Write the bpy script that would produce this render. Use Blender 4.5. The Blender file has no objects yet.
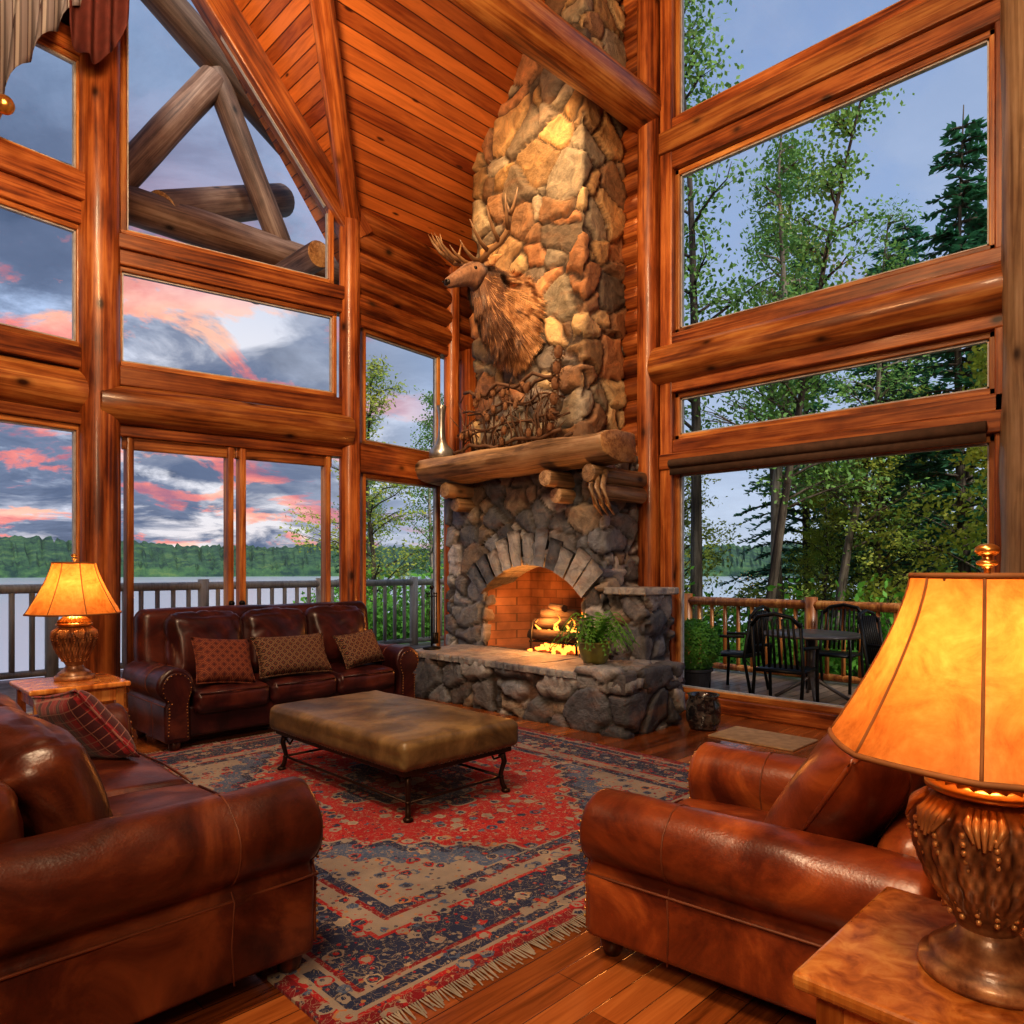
import bpy, math, random
from mathutils import Vector, Matrix, noise
R=random.Random(7)
scene=bpy.context.scene
try:
    scene.view_settings.view_transform='Standard'
    scene.view_settings.look='Medium High Contrast'
except Exception: pass

# ------------------------------------------------------------------ helpers
def link(o): scene.collection.objects.link(o)
def empty(name,loc=(0,0,0),rot=0,sc=1):
    o=bpy.data.objects.new(name,None); o.location=loc; o.rotation_euler=(0,0,math.radians(rot)); o.scale=(sc,sc,sc)
    o.empty_display_size=.1; link(o); return o
def obj(name,V,F,mats,parent=None,smooth=True,fm=None,cols=None,loc=None,rot=None):
    me=bpy.data.meshes.new(name); me.from_pydata([tuple(v) for v in V],[],F); me.update()
    if not isinstance(mats,(list,tuple)): mats=[mats]
    for m in mats: me.materials.append(m)
    if fm: me.polygons.foreach_set('material_index',fm)
    if smooth: me.polygons.foreach_set('use_smooth',[True]*len(me.polygons))
    if cols:
        a=me.color_attributes.new('Col','FLOAT_COLOR','POINT')
        fl=[]
        for c in cols: fl+= [c[0],c[1],c[2],1]
        a.data.foreach_set('color',fl)
    o=bpy.data.objects.new(name,me); link(o)
    if parent: o.parent=parent
    if loc: o.location=loc
    if rot: o.rotation_euler=rot
    return o
class MB:
    def __init__(s): s.V=[];s.F=[];s.M=[]
    def rings(s,rings,mi=0,cap=True,closed=False):
        n=len(rings[0]); b=len(s.V)
        for r in rings: s.V+=[tuple(p) for p in r]
        k=len(rings)
        for i in range(k-1+(1 if closed else 0)):
            i2=(i+1)%k
            for j in range(n):
                s.F.append((b+i*n+j,b+i*n+(j+1)%n,b+i2*n+(j+1)%n,b+i2*n+j)); s.M.append(mi)
        if cap and not closed:
            s.F.append(tuple(b+j for j in reversed(range(n)))); s.M.append(mi)
            s.F.append(tuple(b+(k-1)*n+j for j in range(n))); s.M.append(mi)
    def tube(s,pts,rad,seg=8,mi=0,flat=1.0):
        pts=[Vector(p) for p in pts]; rr=[]
        up=Vector((0,0,1))
        d0=(pts[1]-pts[0]).normalized()
        if abs(d0.z)>.9: up=Vector((1,0,0))
        for i,p in enumerate(pts):
            d=(pts[min(i+1,len(pts)-1)]-pts[max(i-1,0)]).normalized()
            a=d.cross(up)
            if a.length<1e-4: a=d.cross(Vector((0,1,0)))
            a.normalize(); b=a.cross(d)
            r=rad[i] if isinstance(rad,(list,tuple)) else rad
            rr.append([p+a*math.cos(t)*r+b*math.sin(t)*r*flat for t in [2*math.pi*j/seg for j in range(seg)]])
        s.rings(rr,mi)
    def quad(s,a,b,c,d,mi=0):
        n=len(s.V); s.V+=[tuple(a),tuple(b),tuple(c),tuple(d)]; s.F.append((n,n+1,n+2,n+3)); s.M.append(mi)
    def tri(s,a,b,c,mi=0):
        n=len(s.V); s.V+=[tuple(a),tuple(b),tuple(c)]; s.F.append((n,n+1,n+2)); s.M.append(mi)
    def box(s,lo,hi,mi=0):
        n=len(s.V); x0,y0,z0=lo;x1,y1,z1=hi
        s.V+=[(x0,y0,z0),(x1,y0,z0),(x1,y1,z0),(x0,y1,z0),(x0,y0,z1),(x1,y0,z1),(x1,y1,z1),(x0,y1,z1)]
        for f in [(0,3,2,1),(4,5,6,7),(0,1,5,4),(1,2,6,5),(2,3,7,6),(3,0,4,7)]:
            s.F.append(tuple(n+i for i in f)); s.M.append(mi)
    def ball(s,c,r,mi=0,u=8,v=6,sq=(1,1,1)):
        rr=[]
        for i in range(1,v):
            ph=math.pi*i/v
            rr.append([(c[0]+r*sq[0]*math.sin(ph)*math.cos(2*math.pi*j/u),c[1]+r*sq[1]*math.sin(ph)*math.sin(2*math.pi*j/u),c[2]-r*sq[2]*math.cos(ph)) for j in range(u)])
        s.rings(rr,mi)
    def lathe(s,prof,seg=32,mi=0,c=(0,0,0),fn=None,cap=True):
        rr=[]
        for (r,z) in prof:
            ring=[]
            for j in range(seg):
                t=2*math.pi*j/seg; q=r*(fn(t,z) if fn else 1)
                ring.append((c[0]+q*math.cos(t),c[1]+q*math.sin(t),c[2]+z))
            rr.append(ring)
        s.rings(rr,mi,cap)
    def build(s,name,mats,parent=None,smooth=True,loc=None,rot=None):
        return obj(name,s.V,s.F,mats,parent,smooth,s.M,None,loc,rot)
def bev(o,w=.01,seg=2,ang=40):
    m=o.modifiers.new('bev','BEVEL'); m.width=w; m.segments=seg; m.limit_method='ANGLE'; m.angle_limit=math.radians(ang); return o
def along(o,p1,p2):
    d=Vector(p2)-Vector(p1)
    o.location=p1; o.rotation_mode='QUATERNION'; o.rotation_quaternion=d.to_track_quat('Z','Y')
def beam(name,p1,p2,w,h,mat,parent=None,b=.012):
    d=Vector(p2)-Vector(p1); L=d.length; m=MB(); 
    z=d.normalized(); up=Vector((0,0,1)) if abs(z.z)<.95 else Vector((0,1,0))
    a=z.cross(up).normalized(); c=z.cross(a)
    m.box((-w/2,-h/2,0),(w/2,h/2,L)); o=m.build(name,mat,parent,False)
    o.matrix_local=Matrix(((a.x,c.x,z.x,p1[0]),(a.y,c.y,z.y,p1[1]),(a.z,c.z,z.z,p1[2]),(0,0,0,1)))
    bev(o,b,2); return o
def log(name,p1,p2,r,mat,parent=None,r2=None,seg=20,wob=.03,endmat=None):
    L=(Vector(p2)-Vector(p1)).length; n=max(4,int(L/.3)); r2=r2 or r; rr=[]; sd=R.random()*50
    for i in range(n+1):
        z=L*i/n; q=r+(r2-r)*i/n
        rr.append([( (q*(1+wob*noise.noise(Vector((math.cos(t)*1.2,math.sin(t)*1.2,z*1.3+sd)))*2)*math.cos(t)),
                     (q*(1+wob*noise.noise(Vector((math.cos(t)*1.2,math.sin(t)*1.2,z*1.3+sd)))*2)*math.sin(t)),z) for t in [2*math.pi*j/seg for j in range(seg)]])
    m=MB(); m.rings(rr)
    if endmat: m.M[-1]=1;m.M[-2]=1
    o=m.build(name,[mat,endmat] if endmat else mat,parent); along(o,p1,p2)
    bev(o,r*.08,2,60); return o
def rbox(name,size,r,mat,parent=None,loc=(0,0,0),rot=(0,0,0),bulge=(0,0,0),nm=9,wr=0.0,wsc=6,crease=1.0):
    h=[s/2 for s in size]; r=min(r,min(h)*.98)
    ax=[]
    for k in range(3):
        c=[ (h[k]-r)+r*math.tan(math.pi/4*i/4) for i in range(1,5)]
        mid=[-(h[k]-r)+2*(h[k]-r)*i/nm for i in range(nm+1)]
        ax.append([-v for v in reversed(c)]+mid+c)
    n=len(ax[0]); idx={};V=[];F=[]
    sd=R.random()*30
    def vert(i,j,k):
        key=(i,j,k)
        if key in idx: return idx[key]
        q=Vector((ax[0][i],ax[1][j],ax[2][k]))
        inn=Vector([max(-(h[a]-r),min(h[a]-r,q[a])) for a in range(3)])
        d=q-inn
        p=inn+(d.normalized()*r if d.length>1e-9 else d)
        u=[q[a]/h[a] for a in range(3)]
        for a in range(3):
            b,c=(a+1)%3,(a+2)%3
            p[a]+=bulge[a]*math.copysign(1,u[a])*abs(u[a])**3*(1-u[b]**2)*(1-u[c]**2)
        if wr:
            nn=d.normalized() if d.length>1e-9 else Vector((0,0,1))
            f=.6*noise.fractal(q*wsc*.7+Vector((sd,sd,0)),1.0,2.0,2)
            cr=abs(noise.noise(Vector((q.x*wsc*1.2+sd,q.y*wsc*.6,q.z*wsc*.8))))
            p+=nn*wr*(f-.7*crease*max(0,.10-cr)/.10)
        idx[key]=len(V); V.append(p); return idx[key]
    N=n-1
    for i in range(N):
        for j in range(N):
            F.append((vert(i,j,0),vert(i,j+1,0),vert(i+1,j+1,0),vert(i+1,j,0)))
            F.append((vert(i,j,N),vert(i+1,j,N),vert(i+1,j+1,N),vert(i,j+1,N)))
            F.append((vert(i,0,j),vert(i+1,0,j),vert(i+1,0,j+1),vert(i,0,j+1)))
            F.append((vert(i,N,j),vert(i,N,j+1),vert(i+1,N,j+1),vert(i+1,N,j)))
            F.append((vert(0,i,j),vert(0,i,j+1),vert(0,i+1,j+1),vert(0,i+1,j)))
            F.append((vert(N,i,j),vert(N,i+1,j),vert(N,i+1,j+1),vert(N,i,j+1)))
    return obj(name,V,F,mat,parent,True,loc=loc,rot=rot)

# ------------------------------------------------------------------ node helper
class G:
    def __init__(s,name):
        s.m=bpy.data.materials.new(name); s.m.use_nodes=True; s.nt=s.m.node_tree; s.nt.nodes.clear()
    def n(s,t,**k):
        x=s.nt.nodes.new(t)
        for a,b in k.items(): setattr(x,a,b)
        return x
    def set(s,sock,v):
        if isinstance(v,bpy.types.NodeSocket): s.nt.links.new(v,sock)
        elif v is not None:
            if isinstance(v,(tuple,list)) and sock.type=='RGBA' and len(v)==3: v=(*v,1)
            sock.default_value=v
    def math(s,op,a,b=None,c=None,cl=False):
        x=s.n('ShaderNodeMath',operation=op); x.use_clamp=cl
        s.set(x.inputs[0],a)
        if b is not None: s.set(x.inputs[1],b)
        if c is not None: s.set(x.inputs[2],c)
        return x.outputs[0]
    def mix(s,f,a,b,bt='MIX'):
        x=s.n('ShaderNodeMix',data_type='RGBA',blend_type=bt); s.set(x.inputs[0],f); s.set(x.inputs[6],a); s.set(x.inputs[7],b); return x.outputs[2]
    def ramp(s,f,st,const=False):
        x=s.n('ShaderNodeValToRGB'); e=x.color_ramp.elements
        while len(e)<len(st): e.new(.5)
        for i,(p,c) in enumerate(st):
            e[i].position=p; e[i].color=(*c,1) if isinstance(c,(tuple,list)) else (c,c,c,1)
        if const: x.color_ramp.interpolation='CONSTANT'
        s.set(x.inputs[0],f); return x.outputs[0]
    def coord(s,k='Object'): return s.n('ShaderNodeTexCoord').outputs[k]
    def pos(s): return s.n('ShaderNodeNewGeometry').outputs['Position']
    def sep(s,v): x=s.n('ShaderNodeSeparateXYZ'); s.set(x.inputs[0],v); return x.outputs
    def comb(s,a,b,c): 
        x=s.n('ShaderNodeCombineXYZ'); s.set(x.inputs[0],a); s.set(x.inputs[1],b); s.set(x.inputs[2],c); return x.outputs[0]
    def map(s,v,sc=(1,1,1),ro=(0,0,0),lo=(0,0,0)):
        x=s.n('ShaderNodeMapping'); s.set(x.inputs[0],v); x.inputs['Scale'].default_value=sc; x.inputs['Rotation'].default_value=ro; x.inputs['Location'].default_value=lo; return x.outputs[0]
    def noise(s,v,sc=5,d=4,r=.5,dist=0):
        x=s.n('ShaderNodeTexNoise'); s.set(x.inputs['Vector'],v); x.inputs['Scale'].default_value=sc; x.inputs['Detail'].default_value=d; x.inputs['Roughness'].default_value=r; x.inputs['Distortion'].default_value=dist; return x.outputs[0]
    def vor(s,v,sc=5,f='F1',out='Distance'):
        x=s.n('ShaderNodeTexVoronoi',feature=f); s.set(x.inputs['Vector'],v); x.inputs['Scale'].default_value=sc; return x.outputs[out]
    def white(s,v):
        x=s.n('ShaderNodeTexWhiteNoise'); s.set(x.inputs['Vector'],v); return x.outputs['Value']
    def bump(s,h,st=.3,dist=.02):
        x=s.n('ShaderNodeBump'); s.set(x.inputs['Height'],h); x.inputs['Strength'].default_value=st; x.inputs['Distance'].default_value=dist; return x.outputs[0]
    def pr(s,col,rough=.5,normal=None,metal=0,coat=0,emis=None,es=0,spec=.5,sheen=0,crough=.1):
        x=s.n('ShaderNodeBsdfPrincipled'); s.set(x.inputs['Base Color'],col); s.set(x.inputs['Roughness'],rough)
        if normal is not None: s.set(x.inputs['Normal'],normal)
        x.inputs['Metallic'].default_value=metal; x.inputs['Coat Weight'].default_value=coat; x.inputs['Coat Roughness'].default_value=crough
        x.inputs['Specular IOR Level'].default_value=spec; x.inputs['Sheen Weight'].default_value=sheen
        if emis is not None: s.set(x.inputs['Emission Color'],emis); x.inputs['Emission Strength'].default_value=es
        return x.outputs[0]
    def out(s,sh):
        o=s.n('ShaderNodeOutputMaterial'); s.nt.links.new(sh,o.inputs[0]); return s.m
def simple(name,col,rough=.5,metal=0,coat=0,es=0,emis=None):
    g=G(name); nz=g.noise(g.coord(),14,4)
    c=g.mix(g.ramp(nz,[(.3,0.0),(.7,1.0)]),tuple(v*.75 for v in col),tuple(min(1,v*1.2) for v in col))
    return g.out(g.pr(c,rough,g.bump(nz,.15,.01),metal,coat,emis,es))
def wood(name,dark,mid,light,rough=.40,coat=.15,gs=1.0,knots=True):
    g=G(name); v=g.coord(); oi=g.n('ShaderNodeObjectInfo').outputs['Random']
    off=g.comb(g.math('MULTIPLY',oi,37),g.math('MULTIPLY',oi,11),g.math('MULTIPLY',oi,23))
    va=g.n('ShaderNodeVectorMath',operation='ADD'); g.set(va.inputs[0],v); g.set(va.inputs[1],off); v=va.outputs[0]
    n1=g.noise(g.map(v,(24*gs,24*gs,.8*gs)),1,6,.55,1.0)
    n2=g.noise(g.map(v,(3.5,3.5,1.0)),1.3,5,.6)
    f=g.math('ADD',g.math('MULTIPLY',n1,.60),g.math('MULTIPLY',n2,.60))
    c=g.ramp(f,[(.47,dark),(.60,mid),(.73,light)])
    if knots:
        k=g.vor(g.map(v,(3.2,3.2,1.9)),1.0); kk=g.ramp(k,[(.05,0.0),(.12,.7),(.2,1.0)])
        c=g.mix(kk,tuple(x*.3 for x in dark),c)
    c=g.mix(1.0,c,g.mix(oi,(.60,.56,.50),(1.18,1.16,1.12)),'MULTIPLY')
    return g.out(g.pr(c,rough,g.bump(n1,.22,.006),coat=coat))
WR=wood('red_log_wood',(.09,.019,.005),(.29,.085,.021),(.52,.20,.058))
WO=wood('orange_log_wood',(.15,.042,.010),(.40,.145,.037),(.64,.32,.10))
WP=wood('pale_log_wood',(.20,.13,.08),(.40,.29,.18),(.56,.44,.31),.5,.1)
WE=wood('log_end_wood',(.25,.12,.05),(.5,.28,.12),(.65,.42,.2),.5,.1,knots=False)
WX=wood('weathered_wood',(.07,.04,.03),(.17,.10,.075),(.28,.19,.15),.6,.0)
WRAIL=wood('grey_railing_wood',(.42,.39,.37),(.62,.58,.55),(.75,.71,.67),.6,.0)
WM=wood('mantel_wood',(.12,.075,.04),(.34,.22,.12),(.52,.37,.23),.5,.1)
WD=wood('dark_furniture_wood',(.02,.007,.004),(.07,.02,.009),(.14,.045,.02),.3,.4,knots=False)
WT=wood('side_table_wood',(.30,.085,.016),(.58,.22,.05),(.80,.40,.12),.22,.5,gs=.7,knots=False)
def planks(name,dark,light,step,axis='z',rough=.45):
    g=G(name); p=g.pos(); s=g.sep(p); a={'x':s[0],'y':s[1],'z':s[2]}[axis]
    q=g.math('DIVIDE',a,step); fr=g.math('FRACT',q); fl=g.math('FLOOR',q)
    edge=g.math('MINIMUM',fr,g.math('SUBTRACT',1.0,fr)); gr=g.ramp(edge,[(.01,0.0),(.06,1.0)])
    rnd=g.white(g.comb(fl,3.0,1.0))
    sc={'x':(25,25,1.5),'y':(1.5,25,1.5),'z':(2.2,1.5,25)}[axis]
    n=g.noise(g.map(p,sc),1,5,.6,.6)
    f=g.math('ADD',g.math('MULTIPLY',n,.75),g.math('MULTIPLY',rnd,.42))
    c=g.ramp(f,[(.30,dark),(.82,light)])
    k=g.vor(g.map(p,(3,2,9)),1.0); c=g.mix(g.ramp(k,[(.06,0.0),(.13,1.0)]),tuple(x*.3 for x in dark),c)
    c=g.mix(gr,tuple(x*.25 for x in dark),c)
    return g.out(g.pr(c,rough,g.bump(gr,.5,.015),coat=.12))
PC=planks('ceiling_planks',(.18,.035,.008),(.66,.22,.052),.10)
PW=planks('wall_planks',(.12,.022,.006),(.34,.08,.02),.16)
def floor_mat():
    g=G('floor_planks'); p=g.pos(); s=g.sep(p)
    q=g.math('DIVIDE',s[0],.11); fl=g.math('FLOOR',q); fr=g.math('FRACT',q)
    yo=g.math('ADD',g.math('DIVIDE',s[1],1.3),g.math('MULTIPLY',g.white(g.comb(fl,1.0,7.0)),5)); fy=g.math('FLOOR',yo); fry=g.math('FRACT',yo)
    e=g.math('MINIMUM',fr,g.math('SUBTRACT',1.0,fr)); gr=g.math('MULTIPLY',g.ramp(e,[(.0,0.0),(.03,1.0)]),g.ramp(fry,[(.0,0.0),(.004,1.0)]))
    rnd=g.white(g.comb(fl,fy,2.0)); n=g.noise(g.map(p,(26,1.6,1)),1,7,.6,1.0)
    c=g.ramp(g.math('ADD',g.math('MULTIPLY',n,.7),g.math('MULTIPLY',rnd,.35)),[(.30,(.09,.024,.006)),(.55,(.28,.085,.020)),(.85,(.50,.18,.048))])
    c=g.mix(gr,(.03,.01,.004),c)
    return g.out(g.pr(c,g.math('ADD',.16,g.math('MULTIPLY',n,.15)),g.bump(gr,.3,.004),coat=.35))
FL=floor_mat()
def leather(name,dark,mid,light,rough=.3):
    g=G(name); v=g.coord(); n=g.noise(v,2.6,6,.62,.8); fine=g.vor(v,110); wr=g.noise(g.map(v,(1,1,1.6)),7,6,.6,1.8)
    c=g.ramp(n,[(.36,dark),(.5,mid),(.66,light)])
    h=g.math('ADD',g.math('MULTIPLY',fine,.10),g.math('MULTIPLY',wr,.5))
    return g.out(g.pr(c,g.math('ADD',rough-.05,g.math('MULTIPLY',wr,.22)),g.bump(h,.28,.012),coat=.15,crough=.25))
LD=leather('burgundy_leather',(.018,.004,.005),(.045,.009,.009),(.11,.026,.015),.30)
LN=leather('brown_leather',(.035,.008,.005),(.085,.020,.009),(.20,.06,.021),.30)
LO=leather('cognac_leather',(.08,.016,.007),(.20,.045,.013),(.42,.12,.030),.27)
SUEDE=leather('ottoman_suede',(.06,.038,.016),(.14,.088,.035),(.26,.17,.07),.38)
NAIL=simple('brass_nail',(.5,.3,.1),.3,1)
BLK=simple('black_iron',(.015,.014,.013),.45,.6)
BRN=simple('bronze_iron',(.045,.024,.014),.4,.6)
GOLD=simple('antique_gold',(.72,.42,.13),.28,.9)
GASK=simple('window_gasket',(.42,.42,.42),.5)
def glass():
    g=G('window_glass'); fr=g.n('ShaderNodeFresnel'); fr.inputs[0].default_value=1.25
    t=g.n('ShaderNodeBsdfTransparent'); t.inputs[0].default_value=(.96,.98,.99,1); gl=g.n('ShaderNodeBsdfGlossy'); gl.inputs['Roughness'].default_value=.02
    mx=g.n('ShaderNodeMixShader'); g.nt.links.new(fr.outputs[0],mx.inputs[0]); g.nt.links.new(t.outputs[0],mx.inputs[1]); g.nt.links.new(gl.outputs[0],mx.inputs[2])
    return g.out(mx.outputs[0])
GL=glass()
def stone_mat(name,tint=(1,1,1)):
    g=G(name); a=g.n('ShaderNodeVertexColor'); a.layer_name='Col'; v=g.coord()
    n=g.noise(v,7,8,.68,.8); n2=g.noise(v,34,5,.65); n3=g.noise(g.map(v,(1,1,2.5)),3,4)
    c=g.mix(1.0,a.outputs[0],g.ramp(n,[(.28,(.42,.40,.38)),(.5,(1,1,1)),(.72,(1.7,1.55,1.35))]),'MULTIPLY')
    c=g.mix(g.ramp(n3,[(.55,0.0),(.75,.4)]),c,(.32,.15,.07))
    return g.out(g.pr(c,.62,g.bump(g.math('ADD',n,g.math('MULTIPLY',n2,.5)),.7,.04)))
ST=stone_mat('field_stone')
PAL_W=[(.44,.28,.13),(.32,.21,.11),(.20,.16,.12),(.38,.19,.09),(.29,.25,.19),(.17,.14,.11),(.48,.35,.19),(.33,.28,.20),(.26,.15,.08)]
PAL_G=[(.15,.165,.19),(.26,.27,.28),(.09,.10,.12),(.22,.18,.14),(.14,.14,.15),(.34,.33,.32)]
def stone_color(p,pal):
    h=abs(math.sin(p[0]*12.9898+p[1]*78.233+p[2]*37.719)*43758.5453)%1
    h2=abs(math.sin(p[0]*2.898+p[1]*7.233+p[2]*91.719)*2758.5453)%1
    c=pal[int(h*len(pal))%len(pal)]; k=.65+.65*h2
    return tuple(x*k for x in c)
def stone_block(name,lo,hi,parent,pal,cell=.30,res=.026,disp=.035,flat=1.3,mort=(.04,.035,.03),warp=.13):
    n=[max(2,int((hi[a]-lo[a])/res)) for a in range(3)]
    idx={};V=[];C=[];F=[]
    def vert(i,j,k):
        key=(i,j,k)
        if key in idx: return idx[key]
        t=(i/n[0],j/n[1],k/n[2]); p=Vector([lo[a]+(hi[a]-lo[a])*t[a] for a in range(3)])
        nm=Vector([(-1 if key[a]==0 else (1 if key[a]==n[a] else 0)) for a in range(3)])
        nm.normalize()
        w=noise.noise_vector(p*2.2)*warp+noise.noise_vector(p*9)*.018
        q=Vector((p.x/cell,p.y/cell,p.z*flat/cell))+w/cell
        d,pt=noise.voronoi(q,distance_metric='DISTANCE',exponent=2.5)
        e=d[1]-d[0]; s=max(0,min(1,(e-.025)/.09)); s=s*s*(3-2*s)
        hsh=lambda a:(abs(math.sin(pt[0][0]*5.1*a+pt[0][1]*17.3+pt[0][2]*9.7/a)*999)%1)
        dx=q-pt[0]; tilt=dx.x*(hsh(1.7)-.5)+dx.z*(hsh(2.3)-.5)+dx.y*(hsh(3.1)-.5)
        off=disp*(s*(.6+.9*hsh(1)+1.1*tilt)-.5)+.012*noise.noise(p*9)*s+.006*noise.noise(p*30)
        V.append(p+nm*off)
        c=stone_color(pt[0],pal)
        k2=max(0,min(1,(e-.02)/.05))
        C.append(tuple(mort[a]*(1-k2)+c[a]*k2 for a in range(3)))
        idx[key]=len(V)-1; return idx[key]
    X,Y,Z=n
    for i in range(X):
        for j in range(Y):
            F.append((vert(i,j,0),vert(i,j+1,0),vert(i+1,j+1,0),vert(i+1,j,0)))
            F.append((vert(i,j,Z),vert(i+1,j,Z),vert(i+1,j+1,Z),vert(i,j+1,Z)))
    for i in range(X):
        for k in range(Z):
            F.append((vert(i,0,k),vert(i+1,0,k),vert(i+1,0,k+1),vert(i,0,k+1)))
            F.append((vert(i,Y,k),vert(i,Y,k+1),vert(i+1,Y,k+1),vert(i+1,Y,k)))
    for j in range(Y):
        for k in range(Z):
            F.append((vert(0,j,k),vert(0,j,k+1),vert(0,j+1,k+1),vert(0,j+1,k)))
            F.append((vert(X,j,k),vert(X,j+1,k),vert(X,j+1,k+1),vert(X,j,k+1)))
    return obj(name,V,F,ST,parent,True,cols=C)

# ------------------------------------------------------------------ room shell  (x: along fireplace wall, y: towards it)
XR,ZR=-2.4,10.7
def Mz(x): return 5.1+1.2*(x+7.05)
def Dz(y): return 8.4-1.31*abs(y-2.0)
YB=6.364
fl=MB(); fl.box((-7.45,-3.2,-.12),(2.4,6.5,0)); fl.build('floor',FL,None,False)
ce=MB()
e=-7.5; ez=Mz(e); yy=(8.4-ez)/1.31; xm=(8.4-5.1)/1.2-7.05
A=[(e,6.6,ez),(XR,6.6,Mz(XR)),(XR,-3.3,Mz(XR)),(e,-3.3,ez),(e,2-yy,ez),(xm,2,8.4),(e,2+yy,ez)]
ce.V=A[:]; ce.F=[(0,6,5,1),(1,5,2),(2,5,4,3)]; ce.M=[0,0,0]
ce.tri((e,2+yy,ez),(e,2,8.4),(xm,2,8.4)); ce.tri((e,2-yy,ez),(xm,2,8.4),(e,2,8.4))
ce.quad((XR,6.6,Mz(XR)),(XR,-3.3,Mz(XR)),(2.5,-3.3,4.8),(2.5,6.6,4.8))
ce.build('ceiling',PC,None,False)
tr=empty('trim_1')
log('valley_rafter',(-6.95,4.45,5.05),(-4.3,2.0,8.25),.11,WR,tr)
log('dormer_ridge',(-7.2,2.0,8.22),(-4.3,2.0,8.22),.14,WO,tr)
log('main_ridge',(XR,6.3,ZR-.2),(XR,-3,ZR-.2),.2,WO,tr)
pur=empty('ceiling_log_beam')
log('purlin',(-4.33,6.35,6.15),(-4.40,-3.0,6.15),.20,WO,pur,endmat=WE)
w=MB(); w.box((2.3,-3.2,0),(2.42,6.5,5.2)); w.build('wall_side',PW,None,False)
w=MB(); w.V=[(-7.5,-3.2,0),(2.42,-3.2,0),(2.42,-3.2,5.0),(XR,-3.2,ZR),(-7.5,-3.2,4.9)]; w.F=[(0,1,2,3,4)]; w.M=[0]; w.build('wall_back',PW,None,False)

wr=empty('wall_right')
bk=MB(); bk.V=[(-7.4,YB+.12,0),(-4.05,YB+.12,0),(-4.05,YB+.12,Mz(-4.05)),(-7.4,YB+.12,Mz(-7.4))]; bk.F=[(0,1,2,3)]; bk.M=[0]; bk.build('backing',PW,wr,False)
z=.14
while z<8.6:
    xs=max(-7.3,(z-5.1)/1.2-7.05); log('wall_log',(xs,YB+.08,z),(-4.3,YB+.08,z),.135,WR,wr,seg=14); z+=.245
log('corner_log_post',(-4.30,YB-.03,0),(-4.30,YB-.03,Mz(-4.3)),.13,WR,wr)
log('pale_log_post',(-.93,YB-.12,0),(-.93,YB-.12,9.0),.26,WP,wr,wob=.06)
Y=YB+.02
b1=MB(); b1.V=[(-.75,Y+.1,0),(2.4,Y+.1,0),(2.4,Y+.1,4.9),(-.75,Y+.1,8.8)]; b1.F=[(0,1,2,3)]; b1.M=[0]; b1.build('planked_part',PW,wr,False)
beam('jamb_left',(-4.08,Y,0),(-4.08,Y,8.5),.14,.18,WR,wr); beam('jamb_right',(-1.17,Y,0),(-1.17,Y,9.2),.16,.14,WR,wr)
def hb(n,z0,z1,d=.16,m=WR): return beam(n,(-4.15,Y,(z0+z1)/2),(-1.1,Y,(z0+z1)/2),d,z1-z0,m,wr)
hb('sill',0,.14); hb('header_low',2.40,2.56,.22); hb('rail_a',2.56,2.70,.14); hb('rail_b',3.18,3.30)
log('header_log',(-4.2,Y-.06,3.47),(-1.05,Y-.06,3.47),.19,WO,wr,wob=.05)
hb('rail_c',3.62,3.78); hb('rail_d',5.45,5.62); hb('rail_e',5.62,5.84,.24,WO); hb('rail_f',5.84,5.96)
hb('rail_g',8.6,8.9)
wn=0
def wframe(pts,n=(0,-1,0),t=.055,dp=.09,mat=WO):
    global wn; wn+=1; e_=empty('window_%d'%wn)
    k=len(pts); c=sum((Vector(p) for p in pts),Vector())/k
    for (tt,of,dd,mm,nm) in ((t,0,dp,mat,'frame'),(.014,t,dp*.5,GASK,'gasket')):
        for i in range(k):
            a=Vector(pts[i]); b=Vector(pts[(i+1)%k]); 
            inn=(c-(a+b)/2); d=(b-a).normalized(); inn=(inn-d*inn.dot(d)).normalized()
            if of: a=a+d*of; b=b-d*of
            m=MB(); L=(b-a).length; m.box((-tt/2,-dd/2,0),(tt/2,dd/2,L)); o=m.build('%s_%d'%(nm,i+1),mm,e_,False)
            z_=d; x_=inn; y_=z_.cross(x_)
            p=a+inn*(of+tt/2)
            o.matrix_local=Matrix(((x_.x,y_.x,z_.x,p.x),(x_.y,y_.y,z_.y,p.y),(x_.z,y_.z,z_.z,p.z),(0,0,0,1)))
            if not of: bev(o,.01,2)
    m=MB(); m.V=[tuple(p) for p in pts]; m.F=[tuple(range(k))]; m.M=[0]; m.build('glass_pane',GL,e_,False)
    return e_
def rw(x0,x1,z0,z1): return wframe([(x0,Y+.03,z0),(x1,Y+.03,z0),(x1,Y+.03,z1),(x0,Y+.03,z1)])
rw(-4.02,-1.24,.14,2.40); rw(-4.02,-1.24,2.70,3.18); rw(-4.02,-1.24,3.78,5.45)
wframe([(-4.02,Y+.03,5.96),(-1.24,Y+.03,5.96),(-1.24,Y+.03,8.6),(-4.02,Y+.03,8.6)])
sh=MB(); sh.tube([(-3.98,Y-.17,2.44),(-1.28,Y-.17,2.44)],.045,12); sh.box((-3.98,Y-.175,2.33),(-1.28,Y-.165,2.42)); sh.build('roller_shade',simple('shade_cloth',(.10,.06,.04),.8),wr)
b2=MB(); b2.V=[(-4.2,Y+.1,8.8),(-1.0,Y+.1,8.8),(-1.0,Y+.1,9.1),(XR,Y+.1,ZR),]; b2.F=[(0,1,2,3)]; b2.M=[0]; b2.build('gable_infill',PW,wr,False)

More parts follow.
